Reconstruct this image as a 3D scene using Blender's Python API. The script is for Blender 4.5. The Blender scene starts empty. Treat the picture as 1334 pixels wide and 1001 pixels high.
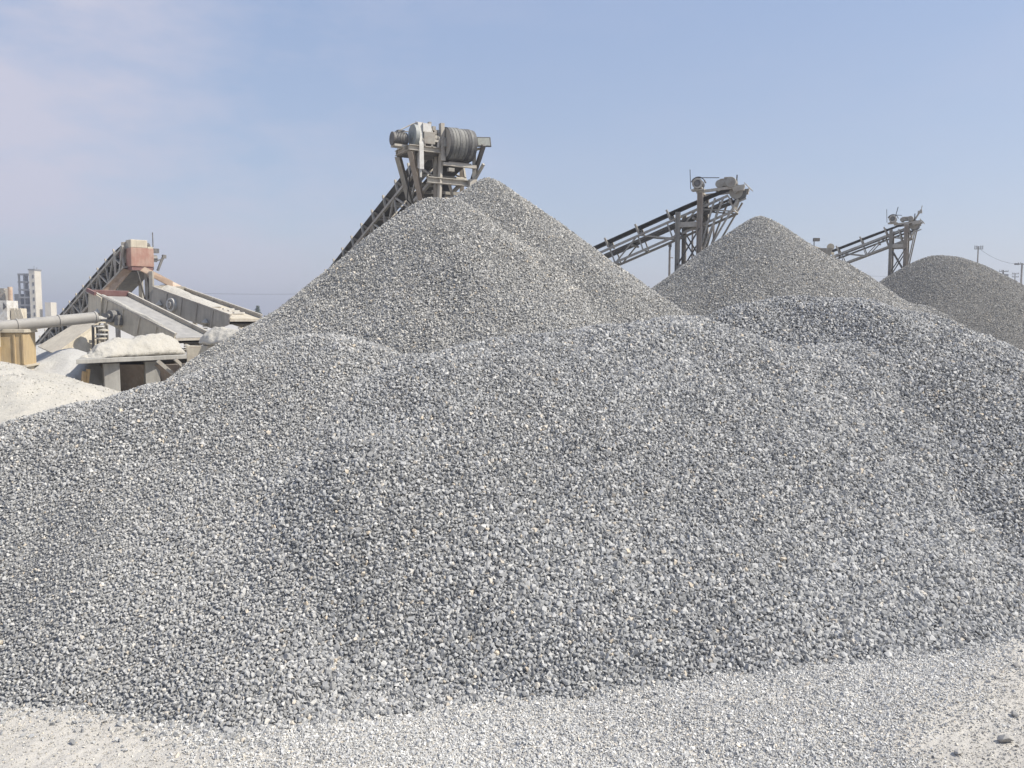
import bpy, bmesh, math, random
import numpy as np
from mathutils import Vector, Matrix

random.seed(7)
RNG = np.random.default_rng(11)
R = math.radians
scene = bpy.context.scene
COL = scene.collection
PI = math.pi

# ------------------------------------------------------------------ camera
EYE, F = 3.0, 1060.0                    # eye height (m), focal length in photo pixels
PITCH = math.atan(85.5 / F)
cam_d = bpy.data.cameras.new('camera')
cam = bpy.data.objects.new('camera', cam_d)
COL.objects.link(cam)
cam.location = (0, 0, EYE)
cam.rotation_euler = (PI / 2 - PITCH, 0, 0)
cam_d.sensor_width = 36
cam_d.lens = 36 * F / 1334
cam_d.clip_end = 6000
cam_d.clip_start = 0.1
scene.camera = cam


def at(px, py, Y):
    """real point at distance Y (m) seen at photo position px, py"""
    f = Vector((0, math.cos(PITCH), -math.sin(PITCH)))
    u = Vector((0, math.sin(PITCH), math.cos(PITCH)))
    r = f * F + Vector((1, 0, 0)) * (px - 667) + u * (500.5 - py)
    return Vector((0, 0, EYE)) + r * (Y / r.y)


def ground_at(px, py):
    f = Vector((0, math.cos(PITCH), -math.sin(PITCH)))
    u = Vector((0, math.sin(PITCH), math.cos(PITCH)))
    r = f * F + Vector((1, 0, 0)) * (px - 667) + u * (500.5 - py)
    return Vector((0, 0, EYE)) + r * (-EYE / r.z)


# ------------------------------------------------------------------ materials
def nodes_of(m):
    m.use_nodes = True
    nt = m.node_tree
    return nt, nt.nodes, nt.links, nt.nodes['Principled BSDF']


def ramp(N, stops):
    r = N.new('ShaderNodeValToRGB')
    e = r.color_ramp.elements
    e[0].position, e[0].color = stops[0][0], (*stops[0][1], 1)
    e[1].position, e[1].color = stops[-1][0], (*stops[-1][1], 1)
    for p, c in stops[1:-1]:
        x = e.new(p)
        x.color = (*c, 1)
    return r


def mixc(N, L, fac, a, b):
    m = N.new('ShaderNodeMix')
    m.data_type = 'RGBA'
    for s, v in ((m.inputs[0], fac), (m.inputs[6], a), (m.inputs[7], b)):
        if hasattr(v, 'links') or hasattr(v, 'is_output'):
            L.new(v, s)
        elif isinstance(v, (int, float)):
            s.default_value = v
        else:
            s.default_value = (*v, 1)
    return m.outputs[2]


def math_(N, L, op, a, b=0.0, clamp=False):
    m = N.new('ShaderNodeMath')
    m.operation = op
    m.use_clamp = clamp
    for s, v in ((m.inputs[0], a), (m.inputs[1], b)):
        if isinstance(v, (int, float)):
            s.default_value = v
        else:
            L.new(v, s)
    return m.outputs[0]


def noise(N, L, scale, detail=4, rough=0.55, vec=None, coord='Object'):
    n = N.new('ShaderNodeTexNoise')
    n.inputs['Scale'].default_value = scale
    n.inputs['Detail'].default_value = detail
    n.inputs['Roughness'].default_value = rough
    if vec is None:
        t = N.new('ShaderNodeTexCoord')
        vec = t.outputs[coord]
    L.new(vec, n.inputs['Vector'])
    return n.outputs['Fac']


def maprange(N, L, v, a, b, c=0.0, d=1.0):
    m = N.new('ShaderNodeMapRange')
    m.inputs['From Min'].default_value = a
    m.inputs['From Max'].default_value = b
    m.inputs['To Min'].default_value = c
    m.inputs['To Max'].default_value = d
    L.new(v, m.inputs['Value'])
    return m.outputs['Result']


STONE_STOPS = [(0.0, (.098, .10, .103)), (.22, (.188, .19, .19)), (.5, (.325, .324, .317)),
               (.74, (.45, .448, .438)), (.9, (.56, .55, .53)), (.965, (.66, .645, .61)), (1.0, (.66, .53, .36))]


def stone_mat(name, gain=1.0, warm=0.0, dust=0.35, dustcol=(.52, .52, .505), contrast=1.0, island=True, cell=30.0):
    m = bpy.data.materials.new(name)
    nt, N, L, P = nodes_of(m)
    stops = []
    for p, c in STONE_STOPS:
        c = [(.30 + (x - .30) * contrast) * gain for x in c]
        c = (c[0] * (1 + warm), c[1] * (1 + warm * .35), c[2] * (1 - warm))
        stops.append((p, c))
    rp = ramp(N, stops)
    tc = N.new('ShaderNodeTexCoord')
    if island:
        g = N.new('ShaderNodeNewGeometry')
        L.new(g.outputs['Random Per Island'], rp.inputs['Fac'])
    else:
        v = N.new('ShaderNodeTexVoronoi')
        v.inputs['Scale'].default_value = cell
        L.new(tc.outputs['Object'], v.inputs['Vector'])
        sx = N.new('ShaderNodeSeparateColor')
        L.new(v.outputs['Color'], sx.inputs[0])
        L.new(sx.outputs[0], rp.inputs['Fac'])
        b = N.new('ShaderNodeBump')
        b.inputs['Strength'].default_value = .9
        b.inputs['Distance'].default_value = .6 / cell
        inv = math_(N, L, 'SUBTRACT', 1.0, v.outputs['Distance'])
        L.new(inv, b.inputs['Height'])
        L.new(b.outputs['Normal'], P.inputs['Normal'])
    big = noise(N, L, .33, 4, .6, tc.outputs['Object'])
    mid = noise(N, L, 38.0, 3, .6, tc.outputs['Object'])
    f = maprange(N, L, big, .36, .68, 0.0, 1.0)
    fm = maprange(N, L, mid, .35, .7, .35, 1.0)
    f = math_(N, L, 'MULTIPLY', f, fm)
    f = math_(N, L, 'MULTIPLY', f, dust, True)
    f = math_(N, L, 'ADD', f, dust * .25, True)
    c = mixc(N, L, f, rp.outputs['Color'], dustcol)
    fine = noise(N, L, 160.0, 2, .6, tc.outputs['Object'])
    k = maprange(N, L, fine, .3, .7, .82, 1.14)
    vm = N.new('ShaderNodeVectorMath')
    vm.operation = 'SCALE'
    L.new(c, vm.inputs[0])
    L.new(k, vm.inputs['Scale'])
    L.new(vm.outputs[0], P.inputs['Base Color'])
    P.inputs['Roughness'].default_value = .82
    P.inputs['Specular IOR Level'].default_value = .3
    return m


def solid(name, col, col2=None, scale=3.0, rough=.75, metal=0.0, dust=0.0, dustcol=(.47, .44, .385),
          rust=0.0, bump=0.0, bscale=40.0, lo=.42, hi=.62, streak=0.0):
    """worn surface: two-tone patches, rust stains and settled dust on what faces up"""
    m = bpy.data.materials.new(name)
    nt, N, L, P = nodes_of(m)
    tc = N.new('ShaderNodeTexCoord')
    o = tc.outputs['Object']
    c2 = col2 or tuple(x * .72 for x in col)
    n1 = noise(N, L, scale, 6, .65, o)
    c = mixc(N, L, maprange(N, L, n1, lo, hi), col, c2)
    if streak:
        mp = N.new('ShaderNodeMapping')
        mp.inputs['Scale'].default_value = (5.0, 5.0, .55)
        L.new(o, mp.inputs['Vector'])
        ns = noise(N, L, 1.6, 7, .7, mp.outputs['Vector'])
        c = mixc(N, L, maprange(N, L, ns, .44, .66, 0, streak), c, tuple(x * .5 for x in c2))
        ns2 = noise(N, L, 2.3, 6, .7, mp.outputs['Vector'])
        c = mixc(N, L, maprange(N, L, ns2, .55, .72, 0, streak * .8), c, dustcol)
    if rust:
        n2 = noise(N, L, scale * 1.7 + .3, 8, .7, o)
        rf = math_(N, L, 'MULTIPLY', maprange(N, L, n2, .5, .62), rust)
        c = mixc(N, L, rf, c, (.20, .115, .075))
    if dust:
        g = N.new('ShaderNodeNewGeometry')
        sx = N.new('ShaderNodeSeparateXYZ')
        L.new(g.outputs['Normal'], sx.inputs[0])
        n3 = noise(N, L, 6.0, 6, .7, o)
        up = maprange(N, L, sx.outputs['Z'], -.2, .75, .3, 1.0)
        df = math_(N, L, 'MULTIPLY', up, maprange(N, L, n3, .3, .6, .35, 1.0))
        df = math_(N, L, 'MULTIPLY', df, dust, True)
        c = mixc(N, L, df, c, dustcol)
    L.new(c, P.inputs['Base Color'])
    P.inputs['Roughness'].default_value = rough
    P.inputs['Metallic'].default_value = metal
    if bump:
        nb = noise(N, L, bscale, 6, .7, o)
        b = N.new('ShaderNodeBump')
        b.inputs['Strength'].default_value = .6
        b.inputs['Distance'].default_value = bump
        L.new(nb, b.inputs['Height'])
        L.new(b.outputs['Normal'], P.inputs['Normal'])
    return m


def dusty(name, c1, c2, *_a, **_k):
    """loose stone dust: patches, grains and small lumps"""
    m = bpy.data.materials.new(name)
    nt, N, L, P = nodes_of(m)
    tc = N.new('ShaderNodeTexCoord')
    o = tc.outputs['Object']
    c = mixc(N, L, maprange(N, L, noise(N, L, 1.1, 7, .65, o), .38, .62), c1, c2)
    c = mixc(N, L, maprange(N, L, noise(N, L, 14, 6, .75, o), .52, .70, 0, .5), c, tuple(x * .72 for x in c2))
    c = mixc(N, L, maprange(N, L, noise(N, L, 45, 3, .7, o), .56, .70, 0, .7), c, tuple(x * .55 for x in c2))
    L.new(c, P.inputs['Base Color'])
    P.inputs['Roughness'].default_value = .95
    b = N.new('ShaderNodeBump')
    b.inputs['Strength'].default_value = .8
    b.inputs['Distance'].default_value = .06
    L.new(noise(N, L, 11, 8, .75, o), b.inputs['Height'])
    L.new(b.outputs['Normal'], P.inputs['Normal'])
    return m


M = {}
M['stone_front'] = stone_mat('crushed stone', .97, .005, .5, (.50, .495, .475), .84)
M['stone_left'] = stone_mat('dusty crushed stone', .98, .01, .62, (.52, .51, .485), .87)
M['stone_front_base'] = stone_mat('crushed stone bed', .62, 0, .3, island=False, cell=30)
M['stone_big'] = stone_mat('crushed stone of tall pile', 1.10, .045, .55, dustcol=(.54, .53, .505), contrast=.72)
M['stone_big_base'] = stone_mat('bed of tall pile', .7, .01, .35, island=False, cell=22)
M['stone_fine'] = stone_mat('fine dark stone', 1.18, .04, .45, (.46, .45, .425), .75)
M['stone_fine_base'] = stone_mat('fine dark stone bed', .66, .035, .35, (.33, .32, .30), .7, island=False, cell=26)
M['stone_dark'] = stone_mat('fine brown grey stone', 1.0, .05, .4, (.42, .405, .38), .55)
M['stone_dark_base'] = stone_mat('fine brown grey stone bed', .6, .06, .4, (.26, .245, .225), .5, island=False, cell=26)
M['chip'] = stone_mat('pale chippings', 1.42, .02, .8, (.66, .65, .62), .8)
M['steel'] = solid('dusty grey steel', (.31, .29, .255), (.38, .35, .295), 2.2, .7, .1, .5, rust=.35)
M['steel_light'] = solid('pale dusty steel', (.47, .435, .375), (.38, .34, .285), 2.0, .75, 0, .6, rust=.3, streak=.42)
M['steel_dark'] = solid('dark steel', (.075, .07, .065), (.12, .11, .10), 3, .7, .1, .2)
M['rusty'] = solid('rusty steel', (.33, .27, .215), (.39, .34, .28), 2.5, .8, 0, .4, rust=.3)
M['belt'] = solid('conveyor rubber', (.045, .045, .047), (.085, .083, .08), 4, .8, 0, .35, (.30, .29, .27))
M['belt_pulley'] = solid('dusty rubber on drum', (.075, .075, .075), (.16, .155, .145), 5, .75, 0, .35, (.36, .35, .32))
M['belt_light'] = solid('chalky rubber on drum', (.19, .185, .17), (.11, .108, .10), 3.5, .8, 0, .3, (.45, .44, .40))
M['white_paint'] = solid('white painted guard', (.60, .59, .56), (.48, .455, .41), 3, .6, 0, .2, rust=.25)
M['green_grey'] = solid('grey green guard', (.24, .27, .26), (.32, .33, .31), 4, .6, 0, .35)
M['motor'] = solid('dark motor casing', (.09, .09, .095), (.16, .15, .14), 6, .6, .2, .35)
M['gear'] = solid('dusty gearbox casing', (.30, .285, .25), (.21, .19, .165), 5, .75, 0, .5, rust=.3)
M['red_box'] = solid('faded red sheet', (.34, .17, .13), (.42, .27, .21), 2.5, .8, 0, .25, (.55, .42, .34), streak=.42)
M['red_dark'] = solid('maroon and shaded red sheet', (.19, .09, .085), (.23, .13, .12), 2.5, .8, 0, .15)
M['cream_plate'] = solid('cream dusted plate', (.60, .53, .41), (.50, .44, .335), 2.0, .8, 0, .4, (.50, .465, .40), rust=.2, streak=.42)
M['grey_plate'] = solid('grey dusted plate', (.48, .44, .375), (.38, .35, .30), 1.6, .8, 0, .4, (.46, .43, .37), rust=.1, streak=.42)
M['screen_mesh'] = solid('grey screening mesh', (.30, .29, .275), (.38, .365, .34), 3.0, .8, 0, 0, bump=.01, bscale=90)
M['brown_plate'] = solid('brown chute plate', (.42, .28, .19), (.52, .40, .30), 2.0, .8, 0, .4, (.62, .52, .42), rust=.4, streak=.42)
M['hopper'] = solid('dull brown hopper', (.20, .155, .12), (.27, .22, .175), 1.6, .85, 0, .2, rust=.4, streak=.42)
M['dust_white'] = dusty('white stone dust', (.55, .52, .46), (.48, .455, .40), 1.3, .95, 0, 0, bump=.03, bscale=9)
M['dust_grey'] = dusty('grey stone dust', (.47, .46, .44), (.54, .53, .50), .9, .95, 0, 0, bump=.02, bscale=14)
M['concrete'] = solid('rough concrete', (.36, .35, .325), (.30, .29, .27), 1.6, .9, 0, .25, bump=.006, bscale=30, streak=.42)
M['yellow'] = solid('dull yellow paint', (.52, .385, .20), (.45, .33, .18), 1.4, .7, 0, .2, rust=.12, streak=.42)
M['duct'] = solid('grey duct sheet', (.27, .255, .235), (.23, .215, .20), 1.2, .7, 0, .45, (.48, .46, .415))
M['wood'] = solid('weathered pole', (.16, .14, .125), (.21, .19, .17), 1.5, .9)
M['timber'] = solid('raw timber', (.48, .34, .18), (.40, .28, .16), 5, .9)
M['insul'] = solid('pole fittings', (.12, .12, .12), None, 3, .6)
M['wire'] = solid('cable', (.05, .05, .05), None, 3, .6)
M['tower_wall'] = solid('pale rendered wall', (.58, .535, .45), (.52, .475, .395), .25, .9)
M['tower_dark'] = solid('dark concrete frame', (.22, .22, .22), (.17, .17, .175), .3, .9)
M['window_dark'] = solid('dark window', (.10, .10, .105), None, 1, .3)
M['leaf'] = solid('leaves', (.05, .075, .04), (.07, .09, .05), 2, .8)
M['bark'] = solid('bark', (.10, .08, .06), None, 4, .9)
M['lamp_glass'] = solid('dusty lamp glass', (.42, .42, .36), (.33, .33, .29), 6, .3)
M['earth'] = solid('brown earth', (.26, .20, .15), (.20, .155, .12), .1, .95)


def ground_mat():
    m = bpy.data.materials.new('dusty quarry floor')
    nt, N, L, P = nodes_of(m)
    tc = N.new('ShaderNodeTexCoord')
    o = tc.outputs['Object']
    n1 = noise(N, L, .9, 7, .65, o)
    c = mixc(N, L, maprange(N, L, n1, .38, .62), (.57, .54, .485), (.51, .48, .43))
    n2 = noise(N, L, 22, 5, .7, o)
    c = mixc(N, L, maprange(N, L, n2, .56, .72, 0, .55), c, (.35, .33, .298))
    n3 = noise(N, L, 90, 3, .7, o)
    c = mixc(N, L, maprange(N, L, n3, .6, .72, 0, .8), c, (.25, .235, .215))
    L.new(c, P.inputs['Base Color'])
    P.inputs['Roughness'].default_value = .95
    b = N.new('ShaderNodeBump')
    b.inputs['Strength'].default_value = .7
    b.inputs['Distance'].default_value = .02
    L.new(noise(N, L, 45, 6, .75, o), b.inputs['Height'])
    L.new(b.outputs['Normal'], P.inputs['Normal'])
    return m


M['ground'] = ground_mat()


# ------------------------------------------------------------------ objects
def tag(o, label=None, cat=None, group=None, kind=None):
    if label:
        o['label'] = label
    if cat:
        o['category'] = cat
    if group:
        o['group'] = group
    if kind:
        o['kind'] = kind
    return o


def empty(name, loc, label, cat, group=None):
    e = bpy.data.objects.new(name, None)
    COL.objects.link(e)
    e.location = loc
    e.empty_display_size = .3
    return tag(e, label, cat, group)


class MB:
    """collects boxes, beams, tubes and plates; build() links them as one mesh object"""

    def __init__(self):
        self.v, self.f = [], []

    def add(self, vs, fs):
        n = len(self.v)
        self.v += [tuple(x) for x in vs]
        self.f += [tuple(i + n for i in f) for f in fs]
        return self

    def box(self, c, a, b, d):
        c, a, b, d = Vector(c), Vector(a), Vector(b), Vector(d)
        vs = [c + a * i + b * j + d * k for i in (-1, 1) for j in (-1, 1) for k in (-1, 1)]
        return self.add(vs, [(0, 1, 3, 2), (4, 6, 7, 5), (0, 4, 5, 1), (2, 3, 7, 6), (0, 2, 6, 4), (1, 5, 7, 3)])

    def beam(self, p, q, w, h=None, up=(0, 0, 1)):
        p, q = Vector(p), Vector(q)
        h = h or w
        d = (q - p)
        a = d.normalized()
        u = Vector(up)
        s = a.cross(u)
        if s.length < 1e-3:
            s = a.cross(Vector((1, 0, 0)))
        s.normalize()
        n = s.cross(a)
        return self.box((p + q) / 2, d / 2, s * (w / 2), n * (h / 2))

    def hbeam(self, p, q, w, up=(0, 0, 1), t=None):
        """rolled H section: two flanges and a web"""
        p, q = Vector(p), Vector(q)
        t = t or w * .12
        a = (q - p).normalized()
        s = a.cross(Vector(up))
        if s.length < 1e-3:
            s = a.cross(Vector((0, 1, 0)))
        s.normalize()
        n = s.cross(a)
        d = (q - p) / 2
        c = (p + q) / 2
        for k in (-1, 1):
            self.box(c + n * k * (w / 2 - t / 2), d, s * (w / 2), n * (t / 2))
        self.box(c, d, s * (t / 2), n * (w / 2 - t))
        return self

    def cyl(self, p, q, r, seg=16, r2=None):
        p, q = Vector(p), Vector(q)
        r2 = r if r2 is None else r2
        a = (q - p).normalized()
        s = a.cross(Vector((0, 0, 1)))
        if s.length < 1e-3:
            s = Vector((1, 0, 0))
        s.normalize()
        n = s.cross(a)
        vs = []
        for c, rr in ((p, r), (q, r2)):
            for i in range(seg):
                t = 2 * PI * i / seg
                vs.append(c + (s * math.cos(t) + n * math.sin(t)) * rr)
        fs = [(i, (i + 1) % seg, seg + (i + 1) % seg, seg + i) for i in range(seg)]
        fs += [tuple(range(seg))[::-1], tuple(range(seg, 2 * seg))]
        return self.add(vs, fs)

    def ring(self, c, axis, r_in, r_out, t, seg=24):
        c, a = Vector(c), Vector(axis).normalized()
        s = a.cross(Vector((0, 0, 1))).normalized()
        n = s.cross(a)
        vs = []
        for i in range(seg):
            e = s * math.cos(2 * PI * i / seg) + n * math.sin(2 * PI * i / seg)
            vs += [c + e * r_in - a * t / 2, c + e * r_out - a * t / 2, c + e * r_out + a * t / 2, c + e * r_in + a * t / 2]
        fs = []
        for i in range(seg):
            j = (i + 1) % seg
            for k in range(4):
                fs.append((4 * i + k, 4 * i + (k + 1) % 4, 4 * j + (k + 1) % 4, 4 * j + k))
        return self.add(vs, fs)

    def plate(self, pts, t):
        """flat polygon of thickness t (along its own normal)"""
        pts = [Vector(p) for p in pts]
        n = (pts[1] - pts[0]).cross(pts[2] - pts[0]).normalized()
        k = len(pts)
        vs = [p - n * t / 2 for p in pts] + [p + n * t / 2 for p in pts]
        fs = [tuple(range(k))[::-1], tuple(range(k, 2 * k))]
        fs += [(i, (i + 1) % k, k + (i + 1) % k, k + i) for i in range(k)]
        return self.add(vs, fs)

    def hull8(self, bottom, top):
        """solid between two quads"""
        return self.add(list(bottom) + list(top), [(3, 2, 1, 0), (4, 5, 6, 7), (0, 1, 5, 4), (1, 2, 6, 5), (2, 3, 7, 6), (3, 0, 4, 7)])

    def build(self, name, mat, parent=None, bevel=0.0):
        me = bpy.data.meshes.new(name)
        off = Vector((0, 0, 0))
        if parent is not None:
            off = Vector(parent.location)
            p = parent.parent
            while p is not None:
                off = off + Vector(p.location)
                p = p.parent
        me.from_pydata([Vector(x) - off for x in self.v], [], self.f)
        bm = bmesh.new()
        bm.from_mesh(me)
        bmesh.ops.recalc_face_normals(bm, faces=bm.faces)
        bm.to_mesh(me)
        bm.free()
        me.materials.append(mat)
        o = bpy.data.objects.new(name, me)
        COL.objects.link(o)
        if parent is not None:
            o.parent = parent
        if bevel:
            b = o.modifiers.new('bevel', 'BEVEL')
            b.width = bevel
            b.segments = 2
            b.limit_method = 'ANGLE'
        return o


def shade_smooth_by_angle(o, deg=40):
    me = o.data
    me.polygons.foreach_set('use_smooth', [True] * len(me.polygons))
    try:
        me.set_sharp_from_angle(angle=R(deg))
    except Exception:
        pass


def np_mesh(name, V, T, mats, matidx=None, parent=None, smooth=None):
    """one mesh object from numpy vertices and triangles"""
    me = bpy.data.meshes.new(name)
    V = np.ascontiguousarray(V, dtype=np.float32)
    T = np.ascontiguousarray(T, dtype=np.int32)
    if parent is not None:
        V = V - np.array(parent.location, dtype=np.float32)
    me.vertices.add(len(V))
    me.vertices.foreach_set('co', V.ravel())
    me.loops.add(T.size)
    me.loops.foreach_set('vertex_index', T.ravel())
    me.polygons.add(len(T))
    me.polygons.foreach_set('loop_start', np.arange(0, T.size, 3, dtype=np.int32))
    if smooth is None:
        smooth = np.zeros(len(T), dtype=bool)
    me.polygons.foreach_set('use_smooth', smooth)
    for m in mats:
        me.materials.append(m)
    if matidx is not None:
        me.polygons.foreach_set('material_index', matidx)
    me.update(calc_edges=True)
    o = bpy.data.objects.new(name, me)
    COL.objects.link(o)
    if parent is not None:
        o.parent = parent
    return o


# ------------------------------------------------------------------ noise and stones
_TAB = RNG.random((256, 256))


def vnoise(x, y, seed=0):
    x = np.asarray(x, float) + 37.13 * seed + 500
    y = np.asarray(y, float) + 91.7 * seed + 500
    xi, yi = np.floor(x).astype(int), np.floor(y).astype(int)
    fx, fy = x - xi, y - yi
    fx, fy = fx * fx * (3 - 2 * fx), fy * fy * (3 - 2 * fy)
    a = _TAB[xi % 256, yi % 256]
    b = _TAB[(xi + 1) % 256, yi % 256]
    c = _TAB[xi % 256, (yi + 1) % 256]
    d = _TAB[(xi + 1) % 256, (yi + 1) % 256]
    return (a * (1 - fx) + b * fx) * (1 - fy) + (c * (1 - fx) + d * fx) * fy - .5


def fbm(x, y, octaves=3, seed=0):
    s = 0
    for k in range(octaves):
        s = s + vnoise(x * 2 ** k, y * 2 ** k, seed + k * 5) / 2 ** k
    return s


def hull_shapes(n, npts, seed, flat=(.5, .95)):
    rnd = random.Random(seed)
    out = []
    for _ in range(n):
        bm = bmesh.new()
        sx, sy, sz = 1.0, rnd.uniform(.62, 1.0), rnd.uniform(*flat)
        for _k in range(npts):
            v = Vector((rnd.gauss(0, 1), rnd.gauss(0, 1), rnd.gauss(0, 1))).normalized()
            m = max(abs(v.x), abs(v.y), abs(v.z))
            v = v / (m ** .55)                       # between ball and block: angular crushed stone
            bm.verts.new((v.x * sx * .5, v.y * sy * .5, v.z * sz * .5))
        r = bmesh.ops.convex_hull(bm, input=bm.verts)
        junk = [g for g in set(r['geom_interior']) | set(r['geom_unused']) if isinstance(g, bmesh.types.BMVert)]
        bmesh.ops.delete(bm, geom=junk, context='VERTS')
        bmesh.ops.triangulate(bm, faces=bm.faces)
        bm.verts.index_update()
        V = np.array([v.co[:] for v in bm.verts])
        T = np.array([[v.index for v in f.verts] for f in bm.faces])
        bm.free()
        out.append((V, T))
    return out


SHAPES_HI = hull_shapes(28, 11, 3)
SHAPES_LO = hull_shapes(20, 7, 5)


def scatter(P, size, shapes, rng):
    """stones of the given sizes at points P, each turned its own way"""
    n = len(P)
    which = rng.integers(0, len(shapes), n)
    q = rng.normal(size=(n, 4))
    q /= np.linalg.norm(q, axis=1)[:, None]
    w, x, y, z = q.T
    Rm = np.stack([np.stack([1 - 2 * (y * y + z * z), 2 * (x * y - z * w), 2 * (x * z + y * w)], -1),
                   np.stack([2 * (x * y + z * w), 1 - 2 * (x * x + z * z), 2 * (y * z - x * w)], -1),
                   np.stack([2 * (x * z - y * w), 2 * (y * z + x * w), 1 - 2 * (x * x + y * y)], -1)], -2)
    VV, TT, base = [], [], 0
    for k, (v, t) in enumerate(shapes):
        idx = np.nonzero(which == k)[0]
        if not len(idx):
            continue
        vv = np.einsum('nij,kj->nki', Rm[idx], v) * size[idx][:, None, None] + P[idx][:, None, :]
        off = base + np.arange(len(idx))[:, None, None] * len(v)
        VV.append(vv.reshape(-1, 3))
        TT.append((t[None] + off).reshape(-1, 3))
        base += vv.shape[0] * len(v)
    return np.concatenate(VV), np.concatenate(TT)


def field_grid(fn, x0, x1, y0, y1, res, drop=-.25, keep=None):
    nx, ny = int((x1 - x0) / res) + 1, int((y1 - y0) / res) + 1
    X, Y = np.meshgrid(np.linspace(x0, x1, nx), np.linspace(y0, y1, ny))
    Z = fn(X, Y)
    V = np.stack([X, Y, np.maximum(Z, drop)], -1).reshape(-1, 3)
    i = np.arange(nx * ny).reshape(ny, nx)
    a, b, c, d = i[:-1, :-1].ravel(), i[:-1, 1:].ravel(), i[1:, 1:].ravel(), i[1:, :-1].ravel()
    T = np.concatenate([np.stack([a, b, c], -1), np.stack([a, c, d], -1)])
    z = Z.reshape(-1)
    T = T[(z[T] > drop + .01).all(axis=1)] if keep else T[(z[T] > drop + .01).any(axis=1)]
    return V, T


def heap_points(fn, others, x0, x1, y0, y1, cell, rng, facing=-.12, zmin=-.01, grad=None):
    nx, ny = int((x1 - x0) / cell), int((y1 - y0) / (cell * .82))
    X, Y = np.meshgrid(np.arange(nx), np.arange(ny))
    X = x0 + (X + rng.random(X.shape) * .95) * cell
    Y = y0 + (Y + rng.random(Y.shape) * .95) * cell * .82
    X, Y = X.ravel(), Y.ravel()
    Z = fn(X, Y)
    ok = Z > zmin
    for g in others:
        ok &= Z > g(X, Y) - .04
    X, Y, Z = X[ok], Y[ok], Z[ok]
    e = .06
    fn = grad or fn
    gx, gy = (fn(X + e, Y) - fn(X - e, Y)) / (2 * e), (fn(X, Y + e) - fn(X, Y - e)) / (2 * e)
    n = np.stack([-gx, -gy, np.ones_like(gx)], -1)
    n /= np.linalg.norm(n, axis=1)[:, None]
    P = np.stack([X, Y, Z], -1)
    view = np.array([0, 0, EYE]) - P
    view /= np.linalg.norm(view, axis=1)[:, None]
    k = (n * view).sum(1) > facing
    return P[k], n[k]


# ------------------------------------------------------------------ heaps as height fields
TAN = .735


def smin(a, b, k):
    h = np.clip(.5 + .5 * (b - a) / k, 0, 1)
    return b * (1 - h) + a * h - k * h * (1 - h)


def smax(a, b, k):
    return -smin(-a, -b, k)


def cone(x, y, apex, slope=TAN, r0=.35):
    r = np.sqrt((x - apex[0]) ** 2 + (y - apex[1]) ** 2)
    return apex[2] - slope * (np.sqrt(r * r + r0 * r0) - r0)


def ridge(x, y, a, b, slope=TAN, r0=.35):
    ax, ay, az = a
    bx, by, bz = b
    dx, dy = bx - ax, by - ay
    t = np.clip(((x - ax) * dx + (y - ay) * dy) / (dx * dx + dy * dy), 0, 1)
    r = np.sqrt((x - ax - t * dx) ** 2 + (y - ay - t * dy) ** 2)
    return az + (bz - az) * t - slope * (np.sqrt(r * r + r0 * r0) - r0)


# front heap: foot line on the ground and crest line, both as seen in the photo
FOOT_PX = [(-420, 860), (-200, 885), (0, 915), (150, 927), (230, 942), (300, 955), (370, 946), (470, 917), (600, 905), (750, 890), (900, 876),
           (1050, 864), (1200, 846), (1334, 828), (1550, 790)]
foot = [ground_at(*p) for p in FOOT_PX]
FX = np.array([p.x for p in foot])
FY = np.array([p.y for p in foot])


def yfoot(x):
    return np.interp(x, FX, FY)


LEFT_PX = [(-600, 760), (-300, 650), (-150, 602), (0, 557), (100, 526), (230, 494), (300, 468), (345, 449), (375, 440), (400, 437), (430, 438), (460, 443),
           (500, 457), (530, 471), (580, 500), (650, 545), (760, 640), (900, 760)]
MAIN_PX = [(330, 640), (400, 560), (470, 505), (530, 471), (565, 461), (600, 451), (680, 441), (760, 431), (830, 421), (890, 412), (930, 418), (980, 434),
           (1030, 452), (1070, 455), (1120, 449), (1170, 434), (1215, 428), (1270, 447), (1334, 478), (1450, 512), (1800, 590)]


def crest_line(px_list):
    cr = []
    for px, py in px_list:
        d = 9.0
        for _ in range(60):
            p = at(px, py, d)
            d = .5 * d + .5 * (float(yfoot(p.x)) + max(p.z, .1) / TAN + .28)
        p = at(px, py, d)
        cr.append((p.x, p.y, p.z))
    cr.sort()
    return [np.array(c) for c in zip(*cr)]


CREST_L, CREST_M = crest_line(LEFT_PX), crest_line(MAIN_PX)


def smooth_interp(x, xs, ys, w=.18):
    return (np.interp(x - w, xs, ys) + 2 * np.interp(x, xs, ys) + np.interp(x + w, xs, ys)) / 4


SPUR_A = ground_at(440, 917)
SPUR_B = at(575, 462, 10.4)


def spur_off(x, y):
    t = np.clip((y - SPUR_A.y) / (SPUR_B.y - SPUR_A.y), 0, 1.3)
    return t, x - (SPUR_A.x + (SPUR_B.x - SPUR_A.x) * t) - .12 * np.sin(y * 3.1)


def load_shape(x, y, crest, push, seed):
    CX, CY, CZ = crest
    wob = fbm(x * .9, y * .9, 3, seed) * .22
    yf = smooth_interp(x, FX, FY, .3) + wob * .7
    face = (y - yf) * TAN * .97 + push
    cap = smooth_interp(x, CX, CZ, .15) + .05 + wob * .12
    yc = smooth_interp(x, CX, CY, .15)
    back = cap + .02 - (y - yc - .55) * .62
    z = smin(smin(face, cap + .02 * (y - yc), .4), back, .5)
    z = z + fbm(x * 2.1, y * 2.1, 3, seed + 7) * .06 * np.clip(z * 2, 0, 1)
    return np.where(z < 0, z * .6, z)


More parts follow.
